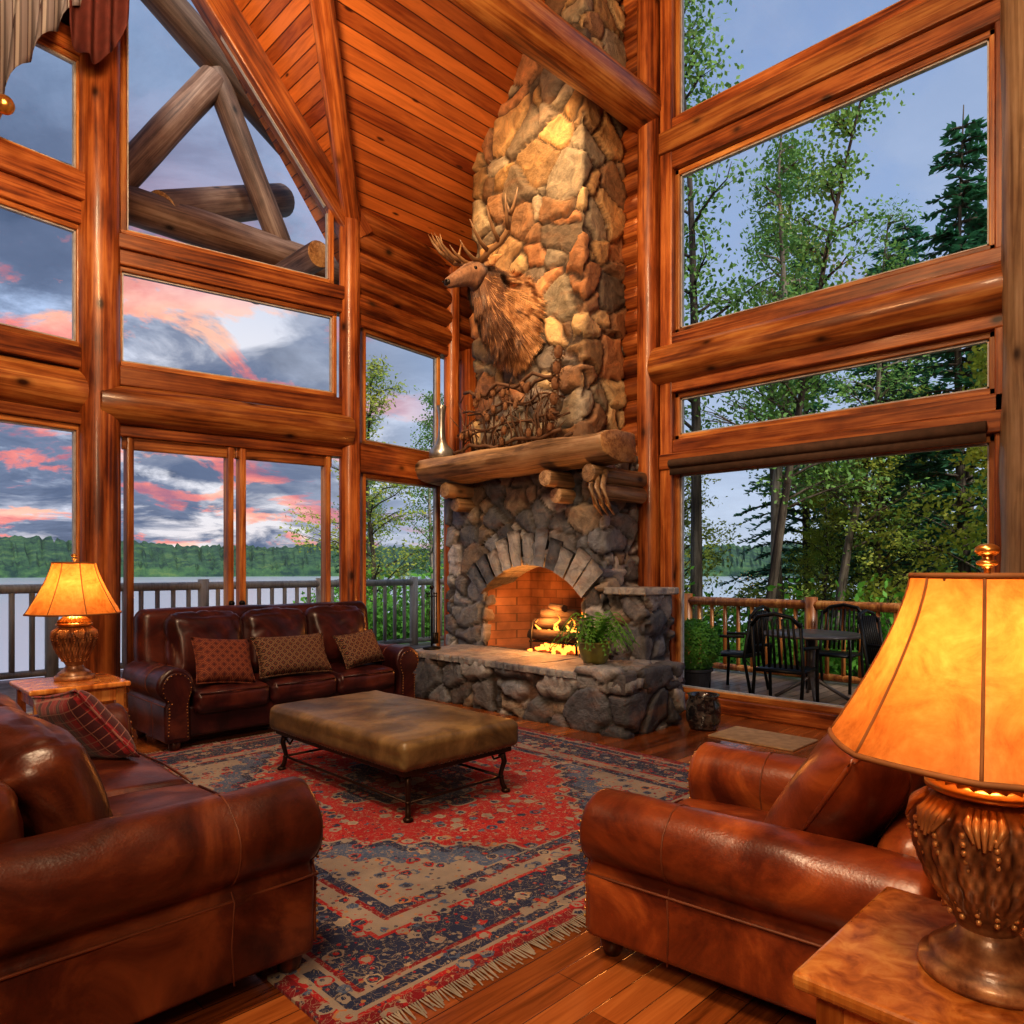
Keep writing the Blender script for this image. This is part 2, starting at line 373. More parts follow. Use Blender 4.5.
wl=empty('wall_left')
Pa=Vector((-7.24,1.95,0)); Pb=Vector((-6.86,4.31,0)); Pc=Vector((-7.156,6.364,0)); Pz=Pa+Vector((.141,-.99,0))*1.75; Pzz=Pa+Vector((.141,-.99,0))*5.2
def section(p0,p1,spec,m0=.14,m1=.14,name='s'):
    d=(p1-p0).normalized(); a=p0+d*m0; b=p1-d*m1; nrm=Vector((d.y,-d.x,0))
    for s in spec:
        k,z0,z1=s[0],s[1],s[2]; zc=(z0+z1)/2
        if k=='beam': beam(name+'_rail',(p0.x,p0.y,zc),(p1.x,p1.y,zc),s[3] if len(s)>3 else .16,z1-z0,WR,wl)
        if k=='log': 
            q=nrm*.05; log(name+'_header_log',(p0.x+q.x,p0.y+q.y,zc),(p1.x+q.x,p1.y+q.y,zc),(z1-z0)/2,WO,wl,wob=.05)
        if k=='wall':
            z=z0+.12
            while z<z1: 
                log(name+'_wall_log',(p0.x,p0.y,z),(p1.x,p1.y,z),.135,WR,wl,seg=14); z+=.24
        if k=='win':
            u,v=a,b
            wframe([(u.x,u.y,z0),(v.x,v.y,z0),(v.x,v.y,z1),(u.x,u.y,z1)],t=.05)
    return a,b,d
cen=[('beam',0,.12),('beam',2.6,2.70),('log',2.70,3.06),('beam',3.06,3.24),('win',3.24,4.16),('beam',4.16,4.30),('beam',4.30,4.44,.22)]
a,b,d=section(Pa,Pb,cen,name='centre')
dr=0
for i in range(2):
    dr+=1; e_=empty('door_%d'%dr)
    a2=a+d*.05; b2_=b-d*.05; u=a2+(b2_-a2)*(i/2); v=a2+(b2_-a2)*((i+1)/2); t=.12
    for nm,p in [('stile_1',(u+d*t/2)),('stile_2',(v-d*t/2))]:
        beam(nm,(p.x,p.y,.10),(p.x,p.y,2.6),t,.06,WO,e_)
    beam('rail_bottom',(u.x,u.y,.22),(v.x,v.y,.22),.06,.24,WO,e_); beam('rail_top',(u.x,u.y,2.55),(v.x,v.y,2.55),.06,.12,WO,e_)
    m=MB(); m.quad((u.x,u.y,.3),(v.x,v.y,.3),(v.x,v.y,2.52),(u.x,u.y,2.52)); m.build('glass_pane',GL,e_,False)
    hx=(v-d*.05) if i==0 else (u+d*.05); nrm=Vector((d.y,-d.x,0))
    hh=MB(); p=hx+nrm*.05; hh.ball((p.x+nrm.x*.03,p.y+nrm.y*.03,1.05),.03,0,10,8); hh.tube([(hx.x,hx.y,1.05),(p.x+nrm.x*.03,p.y+nrm.y*.03,1.05)],.012); hh.build('handle',BLK,e_)
def onC(y): t=(y-Pa.y)/(Pb.y-Pa.y); return Pa.x+(Pb.x-Pa.x)*t
g0,g1=2.12,4.14
wframe([(onC(g0),g0,4.44),(onC(g1),g1,4.44),(onC(g1),g1,Dz(g1)-.32),(onC(g0),g0,Dz(g0)-.32)],t=.06)
beam('gable_rafter',(onC(1.95),1.95,Dz(2)-.16),(onC(4.4),4.45,Dz(4.45)-.16),.24,.30,WR,wl)
bay=[('beam',0,.12),('win',.12,2.46),('beam',2.46,2.78,.2),('win',2.78,4.08),('beam',4.08,4.2,.18),('wall',4.2,5.5)]
section(Pb,Pc,bay,.18,.62,name='bay')
q=Pc+(Pb-Pc).normalized()*.42
log('bay_post',(q.x+.06,q.y,0),(q.x+.06,q.y,5.4),.10,WR,wl); 
q=Pc+(Pb-Pc).normalized()*.2; beam('bay_infill',(q.x,q.y,0),(q.x,q.y,4.2),.5,.12,WR,wl)
lef=[('beam',0,.12),('win',.12,2.66),('beam',2.66,2.76),('log',2.76,3.16),('beam',3.16,3.34),('win',3.34,4.42),('beam',4.42,4.62),('beam',4.62,4.86,.24),('win',4.86,5.9),('beam',5.9,6.1)]
section(Pa,Pz,lef,name='left')
log('centre_post',(Pa.x+.04,Pa.y,0),(Pa.x+.04,Pa.y,8.3),.17,WR,wl,wob=.02)
log('bay_corner_post',(Pb.x+.04,Pb.y,0),(Pb.x+.04,Pb.y,5.4),.115,WR,wl,wob=.02)
log('left_post',(Pz.x,Pz.y,0),(Pz.x,Pz.y,6.1),.17,WR,wl)
m=MB(); m.quad((Pz.x-.1,Pz.y,0),(Pzz.x-.1,Pzz.y,0),(Pzz.x-.1,Pzz.y,5.6),(Pz.x-.1,Pz.y,6.2)); m.build('planked_part',PW,wl,False)
m=MB(); m.V=[(Pz.x-.12,Pz.y,6.05),(Pa.x-.12,Pa.y,6.05),(Pa.x-.12,Pa.y,8.4),(Pz.x-.12,Pz.y-.02,6.1)]; m.F=[(0,1,2,3)]; m.M=[0]; m.build('gable_infill',PW,wl,False)

# ------------------------------------------------------------------ fireplace
fp=empty('stone_fireplace')
CF=5.657
stone_block('chimney_upper',(-6.27,CF,2.5),(-4.64,6.34,7.9),fp,PAL_W,.40,.025,.05,1.2,(.06,.04,.028),.22)
stone_block('chest',(-6.76,CF,1.46),(-4.39,6.34,2.55),fp,PAL_G,.31,.026,.045,1.25)
stone_block('jamb_left',(-6.76,CF,.3),(-6.10,6.34,1.50),fp,PAL_G,.31,.026,.045)
stone_block('jamb_right',(-4.66,CF,.3),(-4.39,6.34,1.50),fp,PAL_G,.29,.026,.045)
stone_block('hearth_base',(-6.41,4.83,0),(-3.52,5.66,.43),fp,PAL_G,.34,.024,.05,1.1)
stone_block('hearth_rear',(-6.41,5.60,0),(-3.92,6.30,.43),fp,PAL_G,.29,.03,.03)
stone_block('hearth_end_block',(-4.02,4.80,.36),(-3.50,5.68,.53),fp,PAL_G,.36,.024,.03,1.0)
stone_block('side_pillar',(-4.33,5.70,.4),(-3.93,6.16,1.14),fp,PAL_G,.25,.026,.04)
def slab(name,x0,y0,x1,y1,z0,z1,pal=PAL_G,par=fp):
    n=14
    c=pal[R.randrange(len(pal))]
    cx,cy=(x0+x1)/2,(y0+y1)/2; per=[]
    for i in range(n): per.append((x0+(x1-x0)*i/n,y0))
    for i in range(6): per.append((x1,y0+(y1-y0)*i/6))
    for i in range(n): per.append((x1-(x1-x0)*i/n,y1))
    for i in range(6): per.append((x0,y1-(y1-y0)*i/6))
    per=[(x+R.uniform(-.018,.018),y+R.uniform(-.018,.018)) for x,y in per]
    m=MB(); 
    m.rings([[(cx+(x-cx)*s,cy+(y-cy)*s,z) for x,y in per] for s,z in [(.95,z0),(1,z0+.012),(1,z1-.015),(.98,z1)]])
    return obj(name,m.V,m.F,ST,par,False,cols=[c]*len(m.V))
x=-6.45
while x<-4.1:
    x2=min(-4.0,x+R.uniform(.38,.62)); 
    if -4.0-x2<.25: x2=-4.0
    slab('hearth_cap',x+.006,4.78,x2-.006,5.70,.43,.50); x=x2
slab('pillar_cap',-4.38,5.64,-3.87,6.22,1.14,1.21)
cx,cz,Rr=-5.38,.415,1.015; V=[];F=[];C=[]
nv=11; th0=math.radians(48)
for i in range(nv):
    t0=-th0+2*th0*i/nv+.008; t1=-th0+2*th0*(i+1)/nv-.008; ro=Rr+.32+R.uniform(-.04,.10)
    c=PAL_G[R.randrange(6)]; k=R.uniform(.8,1.3); c=tuple(v*k for v in c); fy=CF-.06-R.uniform(0,.03)
    b_=len(V); NN=4
    for s in range(NN+1):
        for q_ in range(NN+1):
            t=t0+(t1-t0)*s/NN; r=Rr+(ro-Rr)*q_/NN
            es=min(s,NN-s,q_,NN-q_); bul=0 if es==0 else .03
            V.append((cx+r*math.sin(t),fy+.035-bul+R.uniform(-.006,.006),cz+r*math.cos(t))); C.append(c)
    for s in range(NN):
        for q_ in range(NN):
            k0=b_+s*(NN+1)+q_; F.append((k0,k0+1,k0+NN+2,k0+NN+1))
    ed=[(s,0) for s in range(NN+1)]+[(NN,q_) for q_ in range(1,NN+1)]+[(s,NN) for s in range(NN-1,-1,-1)]+[(0,q_) for q_ in range(NN-1,0,-1)]
    b2_=len(V)
    for s,q_ in ed:
        v=V[b_+s*(NN+1)+q_]; V.append((v[0],CF+.35,v[2])); C.append(c)
    for j in range(len(ed)):
        j2=(j+1)%len(ed); F.append((b_+ed[j][0]*(NN+1)+ed[j][1],b2_+j,b2_+j2,b_+ed[j2][0]*(NN+1)+ed[j2][1]))
obj('arch_stones',V,F,ST,fp,True,cols=C)
def brick():
    g=G('firebox_brick'); x=g.n('ShaderNodeTexBrick'); g.set(x.inputs['Vector'],g.map(g.pos(),(1,1,1),(math.radians(90),0,0))); x.inputs['Scale'].default_value=2.6
    x.inputs['Color1'].default_value=(.34,.16,.075,1); x.inputs['Color2'].default_value=(.27,.12,.055,1); x.inputs['Mortar'].default_value=(.14,.07,.035,1); x.inputs['Mortar Size'].default_value=.010
    n=g.noise(g.pos(),3,4); c=g.mix(1.0,x.outputs[0],g.ramp(n,[(.35,(.45,.45,.45)),(.65,(1.1,1.1,1.1))]),'MULTIPLY')
    return g.out(g.pr(c,.8,g.bump(x.outputs[1],-.3,.01)))
BR=brick()
m=MB(); m.quad((-6.1,6.2,.5),(-4.66,6.2,.5),(-4.66,6.2,1.5),(-6.1,6.2,1.5)); m.quad((-6.095,5.7,.5),(-5.9,6.2,.5),(-5.9,6.2,1.5),(-6.095,5.7,1.5)); m.quad((-4.665,5.7,.5),(-4.86,6.2,.5),(-4.86,6.2,1.5),(-4.665,5.7,1.5))
m.quad((-6.1,5.7,1.455),(-4.66,5.7,1.455),(-4.66,6.2,1.455),(-6.1,6.2,1.455)); m.quad((-6.1,5.68,.507),(-4.66,5.68,.507),(-4.66,6.22,.507),(-6.1,6.22,.507)); m.build('firebox',BR,fp,False)
rr=[]
for i in range(30):
    x=-6.74+2.74*i/29; ring=[]
    pr=[(0,.03),(0,.24),(.03,.285),(.30,.29),(.48,.28),(.53,.23),(.54,.15),(.49,.07),(.40,.02),(.2,.0)]
    for j,(a_,z_) in enumerate(pr):
        w_=noise.noise(Vector((x*2.2,j*.9,3)))*.04
        ring.append((x+(R.uniform(-.02,.02) if i in (0,29) else 0),CF+.02-a_-w_*(1 if a_>.1 else 0),2.38+z_+w_))
    rr.append(ring)
m=MB(); m.rings([[( (p[2]-2.5),(p[1]-CF),(p[0]+6.74)) for p in r_] for r_ in rr]); m.M[-1]=1; m.M[-2]=1
o=m.build('mantel_beam',[WM,WE],fp); o.matrix_local=Matrix(((0,0,1,-6.74),(0,1,0,CF),(1,0,0,2.5),(0,0,0,1))); bev(o,.015,2,50)
for cxx in (-6.35,-4.80,-4.25):
    yb=CF+.1 if cxx<-4.4 else CF+.45
    log('corbel_top',(cxx,yb,2.29),(cxx,CF-.40,2.29),.085,WM,fp,endmat=WM,seg=14,wob=.08)
    log('corbel_low',(cxx,yb,2.13),(cxx,CF-.24,2.13),.08,WM,fp,endmat=WM,seg=14,wob=.08)
m=MB()
for k in range(3):
    m.tube([(-4.28+.07*k,CF-.28,2.30),(-4.22+.07*k,CF-.40,2.15),(-4.20+.07*k,CF-.36,2.0),(-4.24+.07*k,CF-.20,1.90)],[.03,.028,.022,.008],8)
m.build('branch_brackets',WM,fp)
FI=empty('log_fire',(-5.05,5.82,.51))
m=MB()
for s in (-.32,.32): 
    m.tube([(s,-.16,0),(s,-.16,.1),(s,-.14,.30)],.012); m.tube([(s,.18,0),(s,.18,.1)],.012); m.tube([(s,-.18,.1),(s,.2,.1)],.012)
for s in range(7): m.tube([(-.32,-.14+s*.05,.1),(.32,-.14+s*.05,.1)],.008,6)
m.build('iron_grate',BLK,FI)
CH=simple('charred_wood',(.03,.018,.013),.9)
for i,(p,q_,r) in enumerate([((-.40,-.08,.17),(.36,-.10,.17),.06),((-.36,.10,.18),(.34,.10,.17),.06),((-.36,-.06,.28),(.24,.04,.30),.06),((-.26,.12,.29),(.30,-.02,.28),.05),((-.30,.0,.39),(.16,.06,.40),.05),((-.22,.05,.47),(.05,-.03,.46),.04)]):
    log('firewood_%d'%(i+1),p,q_,r,CH,FI,seg=12,wob=.14)
def flame_mat():
    g=G('flame'); s=g.sep(g.coord()); c=g.ramp(g.math('DIVIDE',s[2],.5),[(.1,(1,.60,.16)),(.5,(1,.36,.05)),(1,(1,.11,.01))])
    em=g.n('ShaderNodeEmission'); g.set(em.inputs[0],c); em.inputs[1].default_value=3.0; return g.out(em.outputs[0])
m=MB()
for i in range(34):
    x=R.uniform(-.28,.40) if i%2 else R.uniform(.18,.40); y=R.uniform(-.12,.14); h=R.uniform(.08,.20)+max(0,x)*.5; z0=R.uniform(.10,.22) if i%2 else R.uniform(.03,.15)
    ph=R.random()*6; lean=R.uniform(-.05,.05)
    m.tube([(x+lean*k/6+.022*math.sin(ph+k*1.3),y+.015*math.cos(ph+k),z0+h*k/7) for k in range(8)],[.004,.012,.017,.016,.012,.008,.004,.001],7)
m.build('flames',flame_mat(),FI)
EMB=simple('embers',(.6,.1,.02),.9,es=3.5,emis=(1,.26,.04,1)); m=MB()
for i in range(110): m.ball((R.uniform(-.34,.38),R.uniform(-.20,.16),R.uniform(.0,.05)),R.uniform(.010,.025),0,6,4)
m.build('ember_bed',EMB,FI)

# ------------------------------------------------------------------ elk mount
EK=empty('elk_head_mount',(-5.50,CF-.05,4.16))
def fur(name,a,b_,rough=.9):
    g=G(name); v=g.coord(); n=g.noise(g.map(v,(30,30,8)),1,5,.6,1); n2=g.noise(v,4,3)
    c=g.ramp(g.math('ADD',g.math('MULTIPLY',n,.6),g.math('MULTIPLY',n2,.4)),[(.38,a),(.62,b_)]); return g.out(g.pr(c,rough,g.bump(n,.5,.02),sheen=.3))
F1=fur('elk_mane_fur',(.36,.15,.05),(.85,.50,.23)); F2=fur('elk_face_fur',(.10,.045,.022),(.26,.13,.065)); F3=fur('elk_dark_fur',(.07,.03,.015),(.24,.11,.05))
pl=MB(); pl.lathe([(.0,-.0),(.36,0),(.38,.015),(.36,.035),(.0,.04)],32); o=pl.build('plaque',WD,EK); o.rotation_euler=(math.radians(90),0,0); o.scale=(.75,1,1)
secs=[(0,-.05,.30,.38,0),(.12,-.05,.33,.41,4),(.26,.0,.30,.38,14),(.40,.08,.24,.31,26),(.52,.18,.175,.225,32),(.60,.24,.135,.17,20),(.68,.25,.115,.135,2),(.76,.215,.092,.112,-18),(.86,.155,.070,.085,-28),(.95,.10,.060,.067,-30),(1.00,.07,.054,.056,-32),(1.025,.055,.03,.03,-32)]
rings=[]
for (o_,z_,rx,rz,ti) in secs:
    t_=math.radians(ti); ring=[]
    for j in range(24):
        a_=2*math.pi*j/24; lx=rx*math.cos(a_); lz=rz*math.sin(a_)
        if lz<0: lx*=.85
        ring.append((lx,-(o_-lz*math.sin(t_)*.8),z_+lz*math.cos(t_)))
    rings.append(ring)
m=MB(); m.rings(rings[:4],0,False); m.rings(rings[3:6],2,False); m.rings(rings[5:],1,True); 
body=m.build('neck_and_head',[F1,F2,F3],EK)
m=MB()
for i in range(16000):
    k=R.uniform(0,5.0); i0=min(4,int(k)); f=k-i0; j=R.randrange(24); j2=(j+1)%24; g_=R.random()
    def P(a_,b_,c_,d_): return (Vector(a_)*(1-f)+Vector(b_)*f)*(1-g_)+(Vector(c_)*(1-f)+Vector(d_)*f)*g_
    p=P(rings[i0][j],rings[i0+1][j],rings[i0][j2],rings[i0+1][j2]); s=secs[i0]; s2=secs[i0+1]
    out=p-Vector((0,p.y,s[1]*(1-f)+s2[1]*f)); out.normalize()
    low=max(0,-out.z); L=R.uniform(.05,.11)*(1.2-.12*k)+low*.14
    cl_=Vector((noise.noise(p*9),noise.noise(p*9+Vector((5,5,5))),0))*.9
    dr_=(out*.85+Vector((0,.50,-.55))+cl_).normalized(); sd_=dr_.cross(out)
    if sd_.length<.05: continue
    sd_=sd_.normalized()*R.uniform(.005,.010)
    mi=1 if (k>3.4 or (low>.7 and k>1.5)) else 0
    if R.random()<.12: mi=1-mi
    m.tri(p-sd_,p+sd_,p+dr_*L,mi)
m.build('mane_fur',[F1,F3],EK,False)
m=MB()
for s in (-1,1):
    b_=Vector((s*.10,-.585,.35)); tp=b_+Vector((s*.18,.06,.06))
    m.rings([[b_+Vector((0,.03*math.cos(t),.03*math.sin(t))) for t in [k*math.pi/4 for k in range(8)]],
             [b_+(tp-b_)*.5+Vector((0,.02*math.cos(t),.055*math.sin(t))) for t in [k*math.pi/4 for k in range(8)]],
             [tp+Vector((0,.004*math.cos(t),.006*math.sin(t))) for t in [k*math.pi/4 for k in range(8)]]],0)
m.build('ears',F1,EK)
m=MB()
for s in (-1,1): m.ball((s*.092,-.72,.275),.02,0,12,8)
m.ball((0,-1.015,.072),.042,1,12,8,(1.1,.8,.8))
for s in (-1,1): m.ball((s*.028,-1.047,.078),.012,0,8,6)
m.build('eyes_and_nose',[simple('glass_eye',(.005,.004,.003),.05),simple('nose',(.02,.014,.012),.35)],EK)
ANT=simple('antler_bone',(.24,.14,.07),.45)
m=MB()
for s in (-1,1):
    base=Vector((s*.05,-.62,.37))
    main=[base]+[base+Vector((s*a_,b_,c_)) for a_,b_,c_ in ((.15,-.02,.06),(.29,.0,.11),(.41,.0,.20),(.47,-.03,.32),(.45,-.08,.45))]
    m.tube(main,[.036,.032,.030,.026,.019,.006],10)
    for k,(dv) in [(0,Vector((s*.03,-.30,.08))),(1,Vector((s*.05,-.30,.16))),(2,Vector((s*.06,-.24,.22))),(3,Vector((s*.13,-.17,.20))),(4,Vector((s*.14,-.04,.15))),(2,Vector((s*.02,.10,.20)))]:
        p=main[k]; m.tube([p,p+dv*.4+Vector((0,0,-.02)),p+dv*.75+Vector((0,0,0)),p+dv+Vector((0,0,.05))],[.024,.020,.014,.003],8)
m.build('antlers',ANT,EK)

# ------------------------------------------------------------------ mantel decor
TW=simple('dark_twig',(.11,.055,.026),.75)
tg=empty('twig_and_pinecone_arrangement',(-5.42,CF-.27,2.68)); m=MB()
for k in range(4):
    z_=.04+.20*k; w_=.80-.05*k
    for r_ in range(2):
        pts=[(x_*w_/6*1.0,R.uniform(-.04,.04)+(r_-.5)*.14,z_+R.uniform(-.02,.02)+.03*math.sin(x_*1.3+k)) for x_ in range(-6,7)]
        m.tube(pts,.020 if k in(0,3) else .012,7)
for k in range(34):
    x_=R.uniform(-.75,.75); zt=R.uniform(.2,.62); m.tube([(x_,R.uniform(-.08,.08),0),(x_+R.uniform(-.06,.06),R.uniform(-.1,.1),zt*.5),(x_+R.uniform(-.12,.12),R.uniform(-.1,.1),zt)],[.012,.010,.004],5)
for k in range(40):
    p=Vector((R.uniform(-.75,.75),R.uniform(-.12,.02),R.uniform(.05,.6))); d_=Vector((R.uniform(-1,1),R.uniform(-.5,.3),R.uniform(.1,1))).normalized()*R.uniform(.1,.2); m.tube([p,p+d_*.6,p+d_],[.008,.006,.002],5)
m.build('twigs',TW,tg)
m=MB(); PN=simple('pinecone_brown',(.24,.12,.055),.8)
def cone(m,c,s):
    for l in range(7):
        r_=s*math.sin(math.pi*(l+1)/8.5)*.55
        for q_ in range(8):
            t=2*math.pi*q_/8+l*.4; p=Vector(c)+Vector((math.cos(t)*r_,math.sin(t)*r_,s*(l/7-.5)*1.4)); o_=Vector((math.cos(t),math.sin(t),-.3))*s*.22; sd_=Vector((-math.sin(t),math.cos(t),0))*s*.16
            m.tri(p-sd_,p+sd_,p+o_)
    m.ball(c,s*.5,0,8,6,(.8,.8,1.3))
for k in range(26): cone(m,(R.uniform(-.72,.72),R.uniform(-.14,-.06),R.uniform(.05,.62)),R.uniform(.05,.085))
for k in range(6): cone(m,(.62+.02*k,-.04,.10+.15*k),.11)
m.build('pinecones',PN,tg,False)
vs=empty('pewter_vase',(-6.52,CF-.30,2.67)); m=MB(); m.lathe([(.0,0),(.13,0),(.15,.03),(.14,.10),(.07,.17),(.045,.26),(.035,.45),(.05,.58),(.06,.62),(.045,.62),(.03,.5)],24); m.build('body',simple('pewter',(.35,.36,.36),.35,.8),vs)

# ------------------------------------------------------------------ sofas
WELT=simple('leather_welt',(.16,.05,.022),.5)
def arm_mesh(name,H,aw,y0,y1,side,mat,par,xo):
    r=aw*.5; c=(aw*.52,H-r)
    prof=[(.035,.08),(.03,.2),(.03,H-2*r)]
    for k in range(15):
        t=math.radians(195-k*18.5); prof.append((c[0]+r*1.05*math.cos(t),c[1]+r*math.sin(t)))
    prof+=[(aw*.86,H-2*r-.03),(aw*.84,.2),(aw*.86,.08)]
    n=22; rr=[]
    def ringat(y,gr=0):
        ring=[]
        for (px,pz) in prof:
            w_=noise.noise(Vector((px*7,y*5+xo,pz*7)))*.014+noise.noise(Vector((px*20,y*14+xo,pz*20)))*.004
            ring.append((xo+side*(px+w_+(gr*(px-c[0])/r if pz>H-2.1*r else 0)),y,pz+w_*.8+(gr*(pz-c[1])/r if pz>H-2.1*r else 0)))
        return ring
    for i in range(n+1): rr.append(ringat(y0+(y1-y0)*i/n))
    m=MB(); m.rings(rr); 
    if side<0: m.F=[tuple(reversed(f)) for f in m.F]
    o=m.build(name,mat,par); bev(o,.028,4,55)
    m=MB()
    m.tube(ringat(y0+(y1-y0)*.30,.001),.003,5)
    m.tube([(xo+side*(aw*.86+.002),y0+(y1-y0)*k/10,H-2*r-.02) for k in range(11)],.005,6)
    m.build(name+'_seams',WELT,par)
    m=MB(); cxx=aw*.48
    sp=[(cxx+(p[0]-cxx)*.80, H/2+(p[1]-H/2)*.90) for p in prof]
    m.rings([[(xo+side*p[0],y0+.005,p[1]) for p in sp],[(xo+side*p[0],y0-.012,p[1]) for p in sp]]); 
    if side<0: m.F=[tuple(reversed(f)) for f in m.F]
    o=m.build(name+'_front_panel',mat,par); bev(o,.008,3,50)
    m=MB(); 
    for i in range(len(sp)-1):
        a_,b_=Vector((sp[i][0],0,sp[i][1])),Vector((sp[i+1][0],0,sp[i+1][1])); nn=max(1,int((b_-a_).length/.025))
        for k in range(nn):
            p=a_+(b_-a_)*k/nn; cc=Vector((cxx,0,H/2)); p=p+(cc-p).normalized()*.012
            m.ball((xo+side*p.x,y0-.014,p.z),.006,0,6,4)
    m.build(name+'_nailheads',NAIL,par)
def sofa(name,loc,rot,W,D,n,mat,H=.98,AH=.66,aw=.27,seat=.46,cush=True,bh=.50,bt=.24,tilt=-12,bw=.30,sd=.66):
    e_=empty(name,loc,rot); iw=W-2*aw
    rbox('base',(iw+.06,D-.16,.24),.03,mat,e_,(0,D/2+.0,.21)); 
    rbox('back_frame',(W-bw,.22,H-.14),.10,mat,e_,(0,D-.12,(H-.14)/2+.12),(math.radians(-6),0,0),(0,.02,.0),wr=.01)
    arm_mesh('arm_1',AH,aw,.02,D-.04,1,mat,e_,W/2-aw); arm_mesh('arm_2',AH,aw,.02,D-.04,-1,mat,e_,-(W/2-aw))
    w=iw/n
    for i in range(n):
        x=-iw/2+w*(i+.5)
        rbox('seat_cushion_%d'%(i+1),(w-.006,sd,.19),.06,mat,e_,(x,.01+sd/2,seat-.10),(math.radians(1.5),0,0),(.0,.015,.03),wr=.012,wsc=5)
        m=MB(); yf=.012; m.tube([(x-w/2+.04,yf,seat-.035),(x,yf-.014,seat-.03),(x+w/2-.04,yf,seat-.035)],.006,6); m.build('cushion_piping_%d'%(i+1),mat,e_)
        if cush: 
            rbox('back_cushion_%d'%(i+1),(w-.0,bt,bh),.09,mat,e_,(x,D-.20-bt/2-.02,seat+bh/2+.0),(math.radians(tilt),0,0),(.01,.05,.03),nm=14,wr=.020,wsc=4.5)
    m=MB()
    for sx in (-1,1):
        for sy in (.08,D-.12): m.lathe([(.0,0),(.028,0),(.042,.03),(.045,.06),(.03,.085),(.03,.10)],14,0,(sx*(W/2-.13),sy,0))
    m.build('feet',WD,e_)
    return e_
S1=sofa('leather_sofa',(-5.62,3.14,0),90,2.42,.92,3,LD,H=1.08,bh=.55,AH=.64,aw=.26,bw=.16,bt=.20)
S2_=sofa('leather_sofa',(-3.31,1.30,0),180,2.25,1.05,2,LN,H=.84,bh=.42,AH=.66,aw=.29,bt=.22,tilt=-20,sd=.74)
ac=sofa('leather_armchair',(-1.72,2.54,0),-84,1.14,1.15,1,LO,H=.66,AH=.59,aw=.26,cush=False,seat=.40,sd=.84)
def loose_cushion(name,par,loc,rot,w,h,t,mat):
    n=18;V=[];F=[]
    def P(u,v,s):
        th=t/2*((1-u**4)*(1-v**4))**.55
        ku=1-.05*(1-v*v)*abs(u)**3; kv=1-.05*(1-u*u)*abs(v)**3
        wk=.010*noise.noise(Vector((u*2.5,v*2.5,s*3)))+.012*math.sin(8*math.atan2(v,u)+2*noise.noise(Vector((u,v,s))))*max(0,(u*u+v*v)-.5)*(1-u**4)*(1-v**4)
        return (w/2*u*ku,s*(th+wk*1.0),h/2*v*kv)
    for s in (1,-1):
        for i in range(n+1):
            for j in range(n+1): V.append(P(math.sin(math.pi/2*(-1+2*i/n)),math.sin(math.pi/2*(-1+2*j/n)),s))
    N1=(n+1)**2
    for i in range(n):
        for j in range(n):
            a_=i*(n+1)+j; F.append((a_,a_+n+1,a_+n+2,a_+1)); a_+=N1; F.append((a_,a_+1,a_+n+2,a_+n+1))
    o=obj(name,V,F,mat,par,True,loc=loc,rot=rot)
    m=MB(); c=[P(-1+2*i/20,-1,0) for i in range(20)]+[P(1,-1+2*i/20,0) for i in range(20)]+[P(1-2*i/20,1,0) for i in range(20)]+[P(-1,1-2*i/20,0) for i in range(21)]
    m.tube(c,.008,6); o=m.build(name+'_piping',mat,par); o.location=loc; o.rotation_euler=rot
    m=MB(); 
    for s in (-1,1): m.tube([Vector(P(.28,-.9+1.8*i/14,s))+Vector((0,s*.001,0)) for i in range(15)],.003,5)
    o=m.build(name+'_seam',WELT,par); o.location=loc; o.rotation_euler=rot
loose_cushion('back_pillow',ac,(.05,.80,.64),(math.radians(-34),math.radians(8),math.radians(-10)),.70,.60,.30,LO)

def pillow(name,loc,rot,w,h,t,mat,par=None):
    n=14;V=[];F=[]
    for s in (1,-1):
        for i in range(n+1):
            for j in range(n+1):
                u=-1+2*i/n; v=-1+2*j/n
                th=t/2*((1-u**4)*(1-v**4))**.6
                ku=1-.08*(1-v*v)*abs(u)**3; kv=1-.08*(1-u*u)*abs(v)**3
                V.append((w/2*u*(ku),s*th+.004*noise.noise(Vector((u*3,v*3,s))),h/2*v*(kv)))
    N1=(n+1)**2
    for i in range(n):
        for j in range(n):
            a_=i*(n+1)+j; F.append((a_,a_+n+1,a_+n+2,a_+1)); a_+=N1; F.append((a_,a_+1,a_+n+2,a_+n+1))
    e_=empty(name,loc); e_.rotation_euler=[math.radians(r) for r in rot]
    o=obj('cover',V,F,mat,e_)
    wd=o.modifiers.new('w','WELD'); wd.merge_threshold=.002
    m=MB(); per=[]
    for i in range(n): per.append((-1+2*i/n,-1))
    for i in range(n): per.append((1,-1+2*i/n))
    for i in range(n): per.append((1-2*i/n,1))
    for i in range(n): per.append((-1,1-2*i/n))
    pts=[Vector((w/2*u*(1-.08*(1-v*v)*abs(u)**3),0,h/2*v*(1-.08*(1-u*u)*abs(v)**3))) for u,v in per]
    pts.append(pts[0]); m.tube(pts,.007,6); m.build('piping',mat,e_); return e_
def plaid(name,a,b_,c,sc):
    g=G(name); s=g.sep(g.coord()); 
    f=lambda v,k,w:g.math('LESS_THAN',g.math('FRACT',g.math('MULTIPLY',v,k)),w)
    c1=g.mix(f(s[0],sc,.35),a,b_); c1=g.mix(g.math('MULTIPLY',f(s[2],sc,.35),.6),c1,b_)
    c1=g.mix(g.math('MAXIMUM',f(s[0],sc*2.3,.10),f(s[2],sc*2.3,.10)),c1,c)
    return g.out(g.pr(c1,.85,g.bump(g.noise(g.coord(),120,2),.3,.005),sheen=.2))
